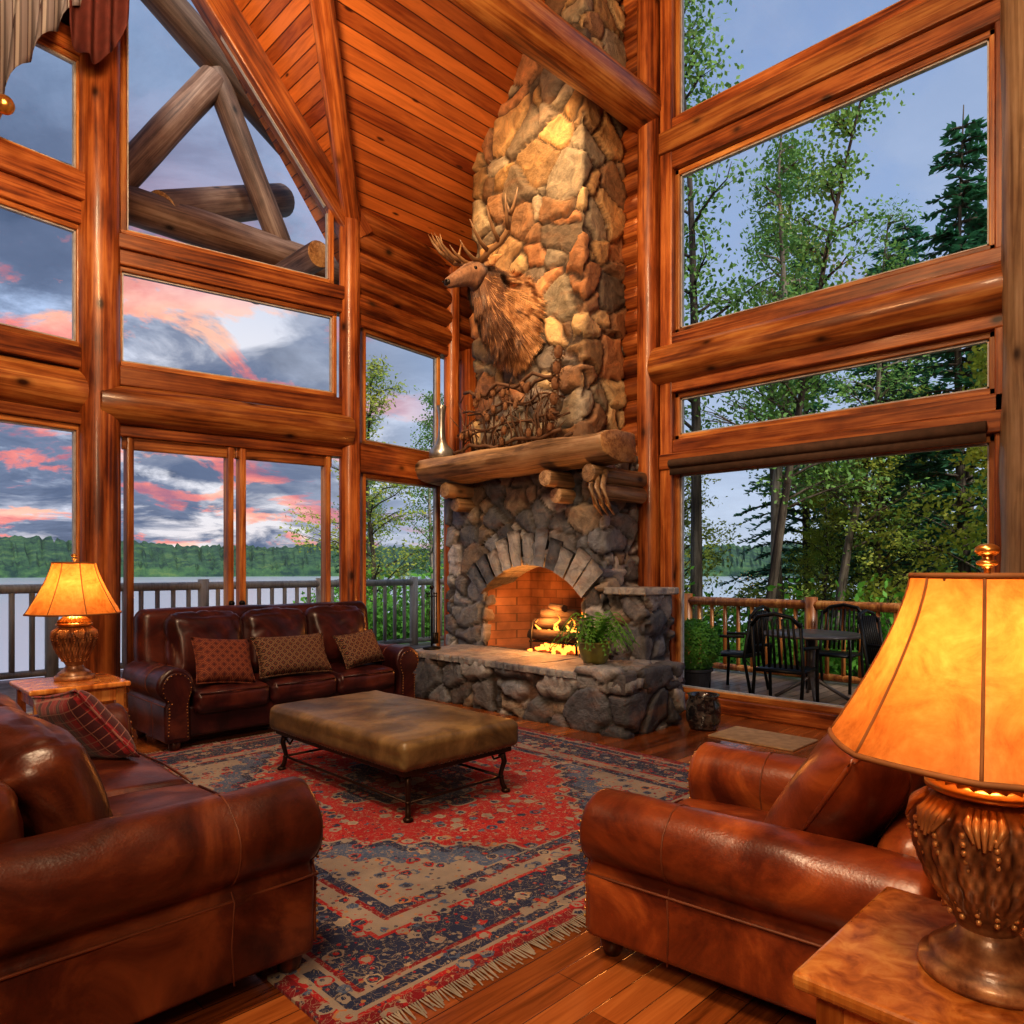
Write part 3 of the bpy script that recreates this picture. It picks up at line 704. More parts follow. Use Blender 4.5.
def diamond(name,a,b_,c,sc):
    g=G(name); s=g.sep(g.coord()); u=g.math('ADD',s[0],s[2]); v=g.math('SUBTRACT',s[0],s[2])
    fu=g.math('ABSOLUTE',g.math('SUBTRACT',g.math('FRACT',g.math('MULTIPLY',u,sc)),.5)); fv=g.math('ABSOLUTE',g.math('SUBTRACT',g.math('FRACT',g.math('MULTIPLY',v,sc)),.5))
    mx=g.math('MAXIMUM',fu,fv); c1=g.ramp(mx,[(0,c),(.14,a),(.36,b_),(.43,a)],True)
    return g.out(g.pr(c1,.85,g.bump(g.noise(g.coord(),120,2),.3,.005)))
pA=diamond('rust_pillow_cloth',(.11,.022,.012),(.24,.08,.03),(.05,.01,.01),13); pB=diamond('brown_pattern_cloth',(.045,.02,.014),(.32,.18,.09),(.15,.04,.02),15)
pillow('throw_pillow',(-5.84,2.50,.64),(-34,6,88),.48,.42,.17,pA)
pillow('throw_pillow',(-5.82,3.10,.64),(-32,0,86),.66,.38,.17,pB)
pillow('throw_pillow',(-5.90,3.84,.63),(-30,-4,98),.48,.34,.16,pB)
pillow('throw_pillow',(-4.00,1.02,.62),(-36,10,188),.50,.44,.17,plaid('red_plaid_cloth',(.26,.012,.018),(.07,.008,.014),(.30,.12,.09),9))

# ------------------------------------------------------------------ ottoman
ot=empty('leather_ottoman',(-3.91,2.76,0))
rbox('cushion',(1.56,.90,.17),.045,SUEDE,ot,(0,0,.375),(0,0,0),(0,0,.03),nm=14,wr=.007,wsc=4)
m=MB(); m.box((-.74,-.41,.26),(.74,.41,.295)); o=m.build('frame',BRN,ot,False); bev(o,.008)
m=MB()
for sx in (-1,1):
    for sy in (-1,1):
        x_,y_=sx*.70,sy*.36
        m.tube([(x_,y_,.27),(x_+sx*.012,y_+sy*.01,.20),(x_-sx*.006,y_-sy*.004,.12),(x_+sx*.004,y_+sy*.003,.06),(x_+sx*.02,y_+sy*.015,.018)],[.019,.017,.014,.015,.018],10)
        m.lathe([(0,0),(.026,0),(.03,.012),(.02,.022),(0,.024)],14,0,(x_+sx*.02,y_+sy*.015,.013))
        m.ball((x_,y_,.235),.024,0,10,6,(1,1,.5)); m.ball((x_-sx*.004,y_-sy*.003,.105),.020,0,10,6,(1,1,.6))
        m.tube([(x_,y_,.23),(x_-sx*.07,y_,.20),(x_-sx*.12,y_,.25),(x_-sx*.10,y_,.27)],.007,6)
m.build('legs',BRN,ot)
m=MB()
k=-.76
while k<.77:
    for s in (-1,1): m.ball((k,s*.452,.305),.005,0,6,4)
    k+=.03
k=-.43
while k<.44:
    for s in (-1,1): m.ball((s*.782,k,.305),.005,0,6,4)
    k+=.03
m.build('nailheads',BRN,ot)
m=MB()
for s in (-1,1): m.tube([(-.70,s*.36,.105),(.70,s*.36,.105)],.008,8); m.tube([(s*.70,-.36,.105),(s*.70,.36,.105)],.008,8)
m.build('stretchers',BRN,ot)

# ------------------------------------------------------------------ rug
def rug_mat(a_,b_):
    g=G('persian_rug'); v=g.coord(); s=g.sep(v); ax=g.math('ABSOLUTE',s[0]); ay=g.math('ABSOLUTE',s[1])
    av=g.comb(ax,ay,0.0)
    TAN=(.27,.24,.20);RED=(.34,.018,.022);NAVY=(.022,.034,.080);DR=(.18,.010,.018);BLU=(.07,.11,.19)
    dst=g.math('MINIMUM',g.math('SUBTRACT',a_,ax),g.math('SUBTRACT',b_,ay))
    base=g.ramp(g.math('DIVIDE',dst,1.7),[(0,DR),(.03,RED),(.042,TAN),(.052,NAVY),(.085,TAN),(.094,DR),(.106,NAVY),(.235,RED),(.25,TAN),(.30,DR),(.315,NAVY),(.345,TAN),(.355,RED)],True)
    md=g.math('ADD',g.math('DIVIDE',ax,1.0),g.math('DIVIDE',ay,.85))
    wob=g.math('MULTIPLY',g.math('SINE',g.math('MULTIPLY',g.math('SUBTRACT',ax,ay),22)),.05)
    md=g.math('ADD',md,wob)
    field=g.ramp(g.math('DIVIDE',md,2.2),[(0,TAN),(.06,DR),(.15,NAVY),(.27,TAN),(.285,RED),(.70,TAN),(.715,NAVY),(.76,BLU),(.86,TAN)],True)
    infield=g.math('GREATER_THAN',dst,1.7*.355)
    c=g.mix(infield,base,field)
    nz=g.noise(av,40,3); dn=g.math('MULTIPLY',g.math('SUBTRACT',nz,.5),.35)
    for (sc_,cols) in ((12,[(0,TAN),(.25,RED),(.5,BLU),(.75,(.34,.29,.21)),(.9,(.38,.17,.07))]),):
        f1=g.math('ADD',g.vor(av,sc_),dn); f2=g.vor(av,sc_,out='Color')
        flower=g.math('LESS_THAN',f1,.40); ring=g.math('LESS_THAN',f1,.29); core=g.math('LESS_THAN',f1,.15)
        fs=g.sep(f2); pet=g.ramp(fs[0],cols,True)
        cor=g.ramp(fs[1],[(0,RED),(.4,TAN),(.8,NAVY)],True); rg_=g.ramp(fs[2],[(0,NAVY),(.4,DR),(.75,TAN)],True)
        c=g.mix(flower,c,pet); c=g.mix(ring,c,rg_); c=g.mix(core,c,cor)
    f3=g.math('ADD',g.vor(av,32),dn); fs4=g.sep(g.vor(av,32,out='Color')); sm=g.math('LESS_THAN',f3,.28); pet2=g.ramp(fs4[0],[(0,TAN),(.3,RED),(.55,NAVY),(.85,(.38,.20,.08))],True)
    c=g.mix(g.math('MULTIPLY',sm,.8),c,pet2)
    for sc_ in (9,17):
        vine=g.noise(av,sc_,2,.5,1.8); vl=g.math('LESS_THAN',g.math('ABSOLUTE',g.math('SUBTRACT',vine,.5)),.010); c=g.mix(g.math('MULTIPLY',vl,.7),c,(.30,.25,.18))
    n=g.noise(v,3,6,.65); c=g.mix(1.0,c,g.ramp(n,[(.25,(.62,.62,.67)),(.75,(1.2,1.15,1.15))]),'MULTIPLY')
    pile=g.noise(v,260,2)
    return g.out(g.pr(c,.95,g.bump(pile,.5,.006),sheen=.05,spec=.2))
ra,rb=1.93,1.68
rg=empty('persian_rug',(-3.78,2.82,0))
m=MB(); nx,ny=60,50
for i in range(nx+1):
    for j in range(ny+1):
        x=-ra+2*ra*i/nx; y=-rb+2*rb*j/ny; m.V.append((x,y,.012+.0015*noise.noise(Vector((x*2,y*2,0)))))
for i in range(nx):
    for j in range(ny): k=i*(ny+1)+j; m.F.append((k,k+ny+1,k+ny+2,k+1)); m.M.append(0)
m.box((-ra,-rb,.001),(ra,rb,.010)); m.build('pile',rug_mat(ra,rb),rg,False)
m=MB(); y=-rb
while y<rb:
    for s in (-1,1):
        L=R.uniform(.05,.085); dy=R.uniform(-.015,.015); m.quad((s*ra,y,.011),(s*ra,y+.007,.011),(s*(ra+L),y+.006+dy,.004),(s*(ra+L),y+dy,.004))
    y+=.011
m.build('fringe',simple('rug_fringe',(.28,.25,.20),.9),rg,False)

# ------------------------------------------------------------------ lamps
def shade_mat():
    g=G('lamp_shade_mica'); v=g.coord(); n=g.noise(v,9,7,.68,1.2); n2=g.noise(v,45,4,.6); c=g.ramp(g.math('ADD',g.math('MULTIPLY',n,.75),g.math('MULTIPLY',n2,.25)),[(.36,(.58,.20,.035)),(.52,(.80,.34,.08)),(.68,(.92,.48,.15))])
    t=g.n('ShaderNodeBsdfTranslucent'); g.set(t.inputs[0],c); p=g.pr(g.mix(.5,c,(.4,.15,.04)),.55)
    mx=g.n('ShaderNodeMixShader'); mx.inputs[0].default_value=.62; g.nt.links.new(p,mx.inputs[1]); g.nt.links.new(t.outputs[0],mx.inputs[2]); return g.out(mx.outputs[0])
SM=shade_mat()
def urn_mat():
    g=G('carved_bronze_resin'); v=g.coord(); n=g.noise(v,20,6,.6); 
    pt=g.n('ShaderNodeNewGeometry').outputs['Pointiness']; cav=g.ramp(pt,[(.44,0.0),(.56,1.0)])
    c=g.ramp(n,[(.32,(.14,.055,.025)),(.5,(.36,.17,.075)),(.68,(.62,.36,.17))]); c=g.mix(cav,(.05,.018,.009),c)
    return g.out(g.pr(c,.36,g.bump(n,.25,.006),metal=.15,coat=.2))
UM=urn_mat()
RLF=simple('relief_gilt',(.60,.34,.14),.35,.4)
BULB=None
def lamp(loc,s=1.0,pw=14,rot=0):
    e_=empty('table_lamp',loc,rot,s)
    m=MB(); m.lathe([(0,0),(.115,0),(.12,.012),(.118,.028),(.10,.034),(.10,.046),(.088,.056),(.070,.068),(.055,.085),(.05,.10)],40); 
    m.build('foot',UM,e_)
    m=MB()
    def rib(t,z): 
        k=max(0,min(1,(z-.12)/.05))*max(0,min(1,(.365-z)/.04)); return 1+.085*k*(abs(math.sin(8*t+ (z-.2)*5))**.7-.5)+.024*k*math.sin(40*t)*math.sin(z*110)
    prof=[(.05,.095),(.06,.115),(.078,.14),(.10,.18),(.116,.22),(.126,.26),(.129,.295),(.122,.325),(.10,.35),(.09,.36)]
    pp=[]
    for i in range(len(prof)-1):
        for k in range(6): f=k/6; pp.append((prof[i][0]*(1-f)+prof[i+1][0]*f,prof[i][1]*(1-f)+prof[i+1][1]*f))
    pp.append(prof[-1]); m.lathe(pp,200,0,fn=rib)
    m.build('urn_body',UM,e_)
    m=MB()
    for k in range(16):
        t=2*math.pi*(k+.5)/16
        for q_ in range(14):
            z_=.13+.016*q_; r_=.074+.060*min(1,q_/9)-.016*max(0,q_-11); tt=t-(z_-.2)*5/8; m.ball((math.cos(tt)*r_,math.sin(tt)*r_,z_),.0055,0,6,4,(1,1,1.3))
    for k in range(8):   # acanthus leaf tips around the shoulder
        t=2*math.pi*k/8
        for j in range(5):
            a0=t+(j-2)*.11; m.tube([(math.cos(a0)*.100,math.sin(a0)*.100,.348),(math.cos(a0)*.128,math.sin(a0)*.128,.325),(math.cos(t+(j-2)*.06)*.139,math.sin(t+(j-2)*.06)*.139,.285+.006*abs(j-2))],[.007,.008,.003],6)
    m.build('urn_relief',RLF,e_)
    m=MB(); m.lathe([(.09,.358),(.108,.366),(.108,.378),(.092,.385)],48,0)
    m.lathe([(.095,.38),(.092,.395),(.062,.425),(.034,.44),(.02,.455),(.02,.47)],96,0,fn=lambda t,z:1+.06*math.sin(24*t)); m.tube([(0,0,.46),(0,0,.81)],.006,8)
    m.ball((0,0,.835),.017,0,12,8,(1.3,1.3,.8)); m.tube([(0,0,.80),(0,0,.83)],.009,8); m.ball((0,0,.81),.016,0,12,8,(1.2,1.2,.5)); m.build('neck_and_finial',GOLD,e_)
    m=MB(); m.ball((0,0,.60),.035,0,12,10,(1,1,1.3)); gb=G('bulb'); em=gb.n('ShaderNodeEmission'); em.inputs[0].default_value=(1,.62,.28,1); em.inputs[1].default_value=8; m.build('bulb',gb.out(em.outputs[0]),e_)
    prof=[]
    for k in range(17): f=k/16; prof.append((.132+.155*(1-f)**1.35,.445+.34*f))
    def scal(t,z): 
        a_=(t*8/(2*math.pi))%1; return 1-.04*math.sin(math.pi*a_)
    m=MB(); m.lathe(prof,96,0,fn=scal,cap=False); sh_=m.build('shade',SM,e_)
    m=MB()
    for (r_,z_) in (prof[0],prof[-1]):
        m.tube([(r_*scal(t,0)*math.cos(t),r_*scal(t,0)*math.sin(t),z_) for t in [2*math.pi*k/96 for k in range(97)]],.006,6)
    for k in range(8):
        t=2*math.pi*k/8; m.tube([(r_*1.003*math.cos(t),r_*1.003*math.sin(t),z_) for r_,z_ in prof],.003,6)
    for k in range(3): t=2*math.pi*k/3; m.tube([(0,0,.775),(.130*math.cos(t),.130*math.sin(t),.778)],.003,5)
    m.build('shade_trim',simple('trim_braid',(.25,.10,.03),.7),e_)
    l=bpy.data.lights.new('lamp_light','POINT'); l.energy=pw; l.color=(1,.60,.28); l.shadow_soft_size=.06; lo=bpy.data.objects.new('lamp_light',l); link(lo); lo.parent=e_; lo.location=(0,0,.60)
    return e_
def side_table(loc,w,d_,h):
    e_=empty('side_table',loc); m=MB(); m.box((-w/2,-d_/2,h-.035),(w/2,d_/2,h)); o=m.build('top',WT,e_,False); bev(o,.012,3)
    m=MB(); m.box((-w/2+.05,-d_/2+.05,h-.13),(w/2-.05,d_/2-.05,h-.035)); m.box((-w/2+.06,-d_/2+.06,.14),(w/2-.06,d_/2-.06,.165)); o=m.build('apron_and_shelf',WT,e_,False); bev(o,.005)
    m=MB()
    for sx in (-1,1):
        for sy in (-1,1): x=sx*(w/2-.06);y=sy*(d_/2-.06); m.box((x-.025,y-.025,0),(x+.025,y+.025,h-.035))
    o=m.build('legs',WT,e_,False); bev(o,.006); return e_
side_table((-.30,1.68,0),.64,.56,.60); lamp((-.34,1.66,.60),1.0,8,10)
side_table((-5.68,1.36,0),.60,.60,.62); lamp((-5.74,1.40,.62),1.04,11)

# ------------------------------------------------------------------ plants & small items
def leafm(name,a,b_,tr=.35):
    g=G(name); p=g.pos(); n=g.noise(p,1.7,4,.6); c=g.ramp(g.math('ADD',g.math('MULTIPLY',n,.8),.1),[(.3,a),(.7,b_)])
    t=g.n('ShaderNodeBsdfTranslucent'); g.set(t.inputs[0],c); mx=g.n('ShaderNodeMixShader'); mx.inputs[0].default_value=tr
    g.nt.links.new(g.pr(c,.6),mx.inputs[1]); g.nt.links.new(t.outputs[0],mx.inputs[2]); return g.out(mx.outputs[0])
GF=leafm('fern_leaf',(.06,.20,.03),(.22,.50,.07)); GA=leafm('birch_leaf',(.06,.19,.06),(.26,.42,.08)); GB=leafm('pine_needles',(.03,.14,.08),(.11,.30,.14)); GC=leafm('shrub_leaf',(.03,.14,.03),(.14,.34,.06)); GD=leafm('maple_leaf',(.12,.27,.05),(.50,.46,.07))
fe=empty('potted_fern',(-4.05,5.10,.548)); m=MB(); m.lathe([(0,0),(.10,0),(.115,.03),(.145,.12),(.15,.17),(.16,.18),(.155,.195),(.13,.19),(.12,.15),(0,.15)],32); m.build('pot',simple('olive_glaze',(.20,.19,.05),.3,0,.4),fe)
m=MB()
for i in range(64):
    t=R.uniform(0,6.28); L=R.uniform(.24,.44); up=R.uniform(.10,.34); pts=[]
    for k in range(12):
        f=k/11; pts.append(Vector((math.cos(t)*L*f,math.sin(t)*L*f,.17+up*math.sin(f*2.4)*1.0-.12*f*f)))
    m.tube(pts,.003,4)
    for k in range(1,12):
        d_=(pts[k]-pts[k-1]).normalized(); sd_=d_.cross(Vector((0,0,1))).normalized(); ll=.05*(1-.7*k/12)
        for s in (-1,1): m.tri(pts[k]-d_*.012,pts[k]+d_*.012,pts[k]+sd_*s*ll+d_*.015+Vector((0,0,-.01)))
m.build('fronds',GF,fe,False)
bs=empty('ceramic_floor_vase',(-3.26,5.62,0)); m=MB()
m.lathe([(0,0),(.105,0),(.12,.015),(.145,.08),(.15,.15),(.145,.22),(.125,.27),(.13,.29),(.14,.30),(.125,.30),(.11,.26),(.12,.1),(0,.03)],40)
g=G('dark_patterned_glaze'); n_=g.noise(g.coord(),16,5,.6,1.0)
m.build('body',g.out(g.pr(g.ramp(n_,[(.45,(.014,.014,.018)),(.62,(.10,.09,.085))]),.16,coat=.6)),bs)
dm=MB(); dm.box((-.36,-.24,.001),(.36,.24,.016)); o=dm.build('doormat',simple('jute',(.40,.28,.16),.9),None,False,loc=(-2.72,5.62,0)); bev(o,.005)
pk=empty('fireplace_tool_set',(-6.28,5.02,.507)); m=MB(); m.lathe([(0,0),(.10,0),(.10,.015),(.02,.03)],20); m.tube([(0,0,0),(0,0,.66)],.01,8); m.ball((0,0,.68),.025,0,10,8)
for t in range(4):
    a_=t*math.pi/2+.4; x,y=math.cos(a_)*.06,math.sin(a_)*.06; m.tube([(0,0,.58),(x,y,.58)],.006,6); m.tube([(x,y,.60),(x,y,.12)],.006,6); m.ball((x,y,.61),.012,0,8,6)
m.box((.035,-.03,.06),(.08,.03,.18)); m.build('tools',BLK,pk)
cu=empty('curtain_swag'); n=60; k_=24;V=[];F=[]
for i in range(n+1):
    f=i/n; y=.35+1.36*f
    zt=6.75; zb=4.35+1.75*max(0,(f-.45)/.55)**.8+ .15*math.sin(f*3)
    for j in range(k_+1):
        g_=j/k_; V.append((-6.80+.05*math.sin(f*46+g_*2)*(.4+g_)+.10*g_*math.sin(g_*3),y+.03*math.sin(f*46+1.3+g_*5),zt+(zb-zt)*g_))
for i in range(n):
    for j in range(k_): a_=i*(k_+1)+j; F.append((a_,a_+1,a_+k_+2,a_+k_+1))
g=G('striped_curtain_cloth'); s=g.sep(g.coord()); st=g.math('FRACT',g.math('MULTIPLY',s[1],11)); c=g.ramp(st,[(0,(.22,.21,.24)),(.45,(.09,.07,.08)),(.55,(.32,.31,.32)),(.8,(.13,.12,.14))],True); CM=g.out(g.pr(c,.8))
o=obj('cloth',V,F,CM,cu); so=o.modifiers.new('s','SOLIDIFY'); so.thickness=.006
m=MB(); m.ball((-6.65,1.15,4.95),.07,0,14,10); m.tube([(-6.9,1.15,4.95),(-6.65,1.15,4.95)],.015); m.tube([(-6.78,.2,6.75),(-6.78,1.80,6.75)],.03,10); m.build('tieback_and_rod',GOLD,cu)
V=[];F=[]
for i in range(31):
    f=i/30; y=1.60+.46*f
    for j in range(13):
        g_=j/12; zb=5.85-.35*math.sin(f*3.14)**.7+.35*f; V.append((-6.74+.05*math.sin(f*20+g_*2)*(.3+g_),y,7.4+(zb-7.4)*g_))
for i in range(30):
    for j in range(12): a_=i*13+j; F.append((a_,a_+1,a_+14,a_+13))
o=obj('rust_drape',V,F,simple('rust_velvet',(.10,.022,.018),.8),cu); so=o.modifiers.new('s','SOLIDIFY'); so.thickness=.006
sp=empty('spot_light_fixture',(-4.9,4.4,7.25)); m=MB(); m.lathe([(.05,.0),(.055,.0),(.055,.14),(.02,.16),(.02,.45)],20); m.build('can',BLK,sp)

# ------------------------------------------------------------------ deck
dk=planks('deck_boards',(.16,.10,.07),(.36,.26,.20),.14,'x',.5)
m=MB(); m.box((-11.2,-6,-.2),(-7.45,9.4,-.05)); m.box((-7.45,6.5,-.2),(4,9.4,-.05)); m.build('deck_floor',dk,None,False)
rl=empty('deck_railing')
def rail(p0,p1,H,parent,mat,step=.22,br=.034):
    p0=Vector(p0);p1=Vector(p1); L=(p1-p0).length; d_=(p1-p0).normalized()
    m=MB(); m.tube([p0+Vector((0,0,H-.04)),p1+Vector((0,0,H-.04))],.06,12); m.tube([p0+Vector((0,0,.08)),p1+Vector((0,0,.08))],.045,10)
    k=.0; i=0
    while k<L:
        p=p0+d_*k
        if i%9==0: m.tube([p+Vector((0,0,-.15)),p+Vector((0,0,H+.06))],.08,12)
        else: m.tube([p+Vector((0,0,.08)),p+Vector((0,0,H-.06))],br,8)
        k+=step; i+=1
    m.build('rail_run',mat,parent)
rail((-11,-5.5,-.05),(-11,9.2,-.05),1.22,rl,WRAIL); rail((-11,9.2,-.05),(3.8,9.2,-.05),1.02,rl,WO,.2,.028)
pt=empty('porch_log_truss')
X=-8.7
for nm,p,q_,r in [('tie',(X,-2.2,5.45),(X,7.6,5.45),.21),('post_1',(X,-2.2,-.05),(X,-2.2,5.4),.2),('post_2',(X,7.6,-.05),(X,7.6,5.4),.2),
    ('chord_r',(X,2.3,8.4),(X,7.8,4.9),.20),('chord_l',(X,2.3,8.4),(X,-2.8,4.9),.20),('strut_1',(X,2.5,5.6),(X,3.6,7.3),.17),('strut_2',(X,3.0,5.5),(X-.8,4.9,6.6),.22),('strut_3',(X,4.5,5.5),(X,3.6,7.4),.15),('king',(X,2.3,5.4),(X,2.3,8.4),.18),
    ('plate_1',(-7.6,4.4,5.1),(X-.6,4.4,5.1),.16)]:
    log(nm,p,q_,r,WX,pt,endmat=WE)
def patio_chair(loc,rot):
    e_=empty('patio_chair',loc,rot); m=MB(); w=.24
    for s in (-1,1):
        m.tube([(s*w,-.24,0),(s*w,-.22,.42),(s*w,-.24,.64),(s*w,.2,.66)],.018,8); m.tube([(s*w,.28,0),(s*w,.20,.42),(s*w,.28,.92)],.018,8)
    m.tube([(-w,.28,.88),(-.16,.31,.97),(0,.315,1.0),(.16,.31,.97),(w,.28,.88)],.02,8)
    for k in range(8): x=-w+.05+.055*k; m.tube([(x,.21,.46),(x*.9,.30,.95)],.013,6)
    m.box((-w,-.23,.41),(w,.22,.44)); m.build('frame',BLK,e_)
pt2=empty('patio_table',(-3.3,8.0,-.05)); m=MB(); m.lathe([(0,.70),(.52,.70),(.53,.715),(.52,.73),(0,.73)],40); m.lathe([(.04,.1),(.04,.7)],16)
for k in range(4): t=k*math.pi/2+.5; m.tube([(0,0,.25),(math.cos(t)*.2,math.sin(t)*.2,.12),(math.cos(t)*.38,math.sin(t)*.38,.01)],.02,8)
m.build('table',simple('slate_table',(.09,.08,.08),.35),pt2)
patio_chair((-4.18,7.98,-.05),-88); patio_chair((-3.2,7.12,-.05),185); patio_chair((-2.42,8.0,-.05),88); patio_chair((-3.35,8.80,-.05),3)
patio_chair((-9.2,1.2,-.05),60); 
tb=empty('potted_boxwood',(-4.26,7.12,-.05)); m=MB(); m.lathe([(0,0),(.15,0),(.2,.3),(.22,.31),(.22,.34),(.18,.33),(0,.3)],28,1)
for i in range(5000):
    d_=Vector((R.gauss(0,1),R.gauss(0,1),R.gauss(0,1))).normalized(); p=d_*R.uniform(.24,.31)+Vector((0,0,.58)); a_=Vector((R.gauss(0,1),R.gauss(0,1),R.gauss(0,1))).normalized()*.016; b_=d_.cross(a_).normalized()*.012; m.quad(p-a_,p-b_,p+a_,p+b_)
m.build('boxwood_ball',[GF,simple('dark_planter',(.04,.04,.045),.5)],tb,False)

# ------------------------------------------------------------------ landscape
def ground_z(x,y): 
    z=-1.0-.13*(y-9.5)+.3*noise.noise(Vector((x*.15,y*.15,0)))
    if x<-18: z-=.25*(-18-x)
    return z
m=MB(); nx,ny=50,36
for i in range(nx+1):
    for j in range(ny+1): x=-34+80*i/nx; y=8.5+36*j/ny; m.V.append((x,y,ground_z(x,y)))
for i in range(nx):
    for j in range(ny): k=i*(ny+1)+j; m.F.append((k,k+ny+1,k+ny+2,k+1)); m.M.append(0)
m.build('ground',simple('forest_floor',(.08,.14,.04),.95))
g=G('lake_water'); p=g.pos(); n=g.noise(g.map(p,(.15,.15,.15)),1,6,.6); LW=g.out(g.pr((.50,.55,.62),.2,g.bump(n,.10,.2),spec=.9))
m=MB(); m.quad((-900,-500,-3.2),(900,-500,-3.2),(900,900,-3.2),(-900,900,-3.2)); m.build('lake',LW,None,False)
g=G('far_forest'); p=g.pos(); n=g.noise(g.map(p,(1,1,2)),.10,7,.72); c=g.ramp(n,[(.38,(.02,.05,.045)),(.55,(.06,.13,.06)),(.7,(.14,.20,.07))]); HM=g.out(g.pr(c,.95))
m=MB()
NA=900
for i in range(NA):
    a_=math.radians(60+150*i/(NA-1))
    base=12+10*noise.noise(Vector((a_*3,1,0)))+5*noise.noise(Vector((a_*11,4,0)))
    for (dist,f) in [(415,0),(417,.25),(430,.4),(450,.6),(475,.85),(500,1.0),(540,1.0)]:
        j=3.0*noise.noise(Vector((a_*420,dist,0)))+1.6*noise.noise(Vector((a_*160,dist*.3,0))); h=-3.3+f*(base+8)+(j if f>0 else 0)*1.0; m.V.append((dist*math.cos(a_),dist*math.sin(a_),h))
for i in range(NA-1):
    for j in range(6): k=i*7+j; m.F.append((k,k+1,k+8,k+7)); m.M.append(0)
m.build('far_wooded_hills',HM,None,False)
BK=wood('bark',(.03,.022,.018),(.09,.07,.055),(.18,.15,.12),.9,0,knots=False); BW=wood('birch_bark',(.10,.08,.06),(.27,.23,.2),(.42,.38,.33),.8,0,knots=False)
def leafquad(m,p,s,mi,rg):
    a_=Vector((rg.gauss(0,1),rg.gauss(0,1),rg.gauss(0,1))).normalized()*s; b_=a_.orthogonal().normalized()*s*.6; m.quad(p-a_,p-b_,p+a_,p+b_,mi)
def pine(seed,Ht,spread):
    rg=random.Random(seed); m=MB(); m.tube([(.1*math.sin(k*.8+seed),.1*math.cos(k*.6),Ht*k/8) for k in range(9)],[.17*(1-k/8.6) for k in range(9)],8,0)
    h=Ht*.12
    while h<Ht*.98:
        f=h/Ht; 
        for q_ in range(rg.randint(4,6)):
            t=rg.uniform(0,6.28); L=(spread*(1-f)**.8+.25)*rg.uniform(.6,1.1); pts=[]
            for k in range(5): g_=k/4; pts.append(Vector((math.cos(t)*L*g_,math.sin(t)*L*g_,h+L*(.28*g_-.42*g_*g_))))
            m.tube(pts,[.03*(1-k/5) +.004 for k in range(5)],4,0)
            nn=int(34*L)+8
            for k in range(nn):
                g_=rg.uniform(.15,1); i0=min(3,int(g_*4)); p=pts[i0].lerp(pts[i0+1],g_*4-i0)
                sd_=Vector((-math.sin(t),math.cos(t),0))*rg.choice((-1,1)); d_=(sd_*rg.uniform(.5,1)+Vector((math.cos(t),math.sin(t),0))*rg.uniform(.2,.8)+Vector((0,0,rg.uniform(-.45,.35)))).normalized()
                LL=rg.uniform(.16,.38)*(1.15-g_*.5); w_=d_.cross(Vector((rg.uniform(-.8,.8),rg.uniform(-.8,.8),1))).normalized()*.05
                m.quad(p,p+d_*LL*.5+w_,p+d_*LL,p+d_*LL*.5-w_,1)
        h+=rg.uniform(.22,.38)
    return m
def decid(seed,Ht,spread,leaf=.07,low=.3,nb=34,lpb=190):
    rg=random.Random(seed); m=MB(); lx=rg.uniform(-.08,.08)*Ht; ly=rg.uniform(-.04,.04)*Ht
    tp=[Vector((lx*(k/8)**1.4+.12*math.sin(k+seed),ly*k/8+.1*math.cos(k*1.4+seed),Ht*k/8)) for k in range(9)]
    m.tube(tp,[.14*(1-k/9) for k in range(9)],8,0)
    for b_ in range(nb):
        f=low+(1-low)*(b_+rg.random())/nb; i0=min(7,int(f*8)); p0=tp[i0].lerp(tp[i0+1],f*8-i0); t=rg.uniform(0,6.28); L=spread*(1.15-f)*rg.uniform(.6,1.1)
        pts=[p0+Vector((math.cos(t)*L*g_,math.sin(t)*L*g_,L*(.75*g_-.25*g_*g_)))+Vector((rg.uniform(-.1,.1),rg.uniform(-.1,.1),rg.uniform(-.1,.1)))*g_ for g_ in [0,.25,.5,.75,1]]
        m.tube(pts,[.045*(1-f*.5),.03,.02,.012,.005],5,0)
        cl=[(pts[rg.randint(1,4)]+Vector((rg.gauss(0,.3),rg.gauss(0,.3),rg.gauss(0,.22)))*L*.5) for _ in range(7)]
        for c in cl: m.tube([pts[2],c],[.01,.004],3,0)
        for k in range(lpb):
            c=cl[k%7]; leafquad(m,c+Vector((rg.gauss(0,.24),rg.gauss(0,.24),rg.gauss(0,.16))),leaf*rg.uniform(.6,1.2),1,rg)
    return m
def shrub(seed,r):
    rg=random.Random(seed); m=MB()
    for b_ in range(16):
        t=rg.uniform(0,6.28); tip=Vector((math.cos(t)*r*rg.uniform(.3,1),math.sin(t)*r*rg.uniform(.3,1),r*rg.uniform(.6,1.7))); m.tube([(0,0,0),tip*.5+Vector((0,0,.1)),tip],[.02,.014,.005],4,0)
        for k in range(170): leafquad(m,tip*rg.uniform(.5,1.05)+Vector((rg.gauss(0,.3),rg.gauss(0,.3),rg.gauss(0,.22))),.075*rg.uniform(.6,1.3),1,rg)
    return m
protos={'pine_tree':[pine(1,15,3.0).build('pine_a',[BK,GB]).data,pine(5,13,2.6).build('pine_b',[BK,GB]).data],
 'birch_tree':[decid(3,15,2.4,.06,.35,30,170).build('birch_a',[BK,GA]).data,decid(9,13,2.4,.06,.35,28,170).build('birch_b',[BW,GA]).data],
 'maple_tree':[decid(12,12,3.4,.085,.2).build('maple_a',[BK,GD]).data,decid(14,10,3.2,.085,.15).build('maple_b',[BK,GD]).data],
 'shrub':[shrub(21,1.1).build('sh_a',[BK,GC]).data,shrub(22,1.4).build('sh_b',[BK,GF]).data]}
for o in list(bpy.data.objects):
    if o.name in ('pine_a','pine_b','birch_a','birch_b','maple_a','maple_b','sh_a','sh_b'): bpy.data.objects.remove(o)
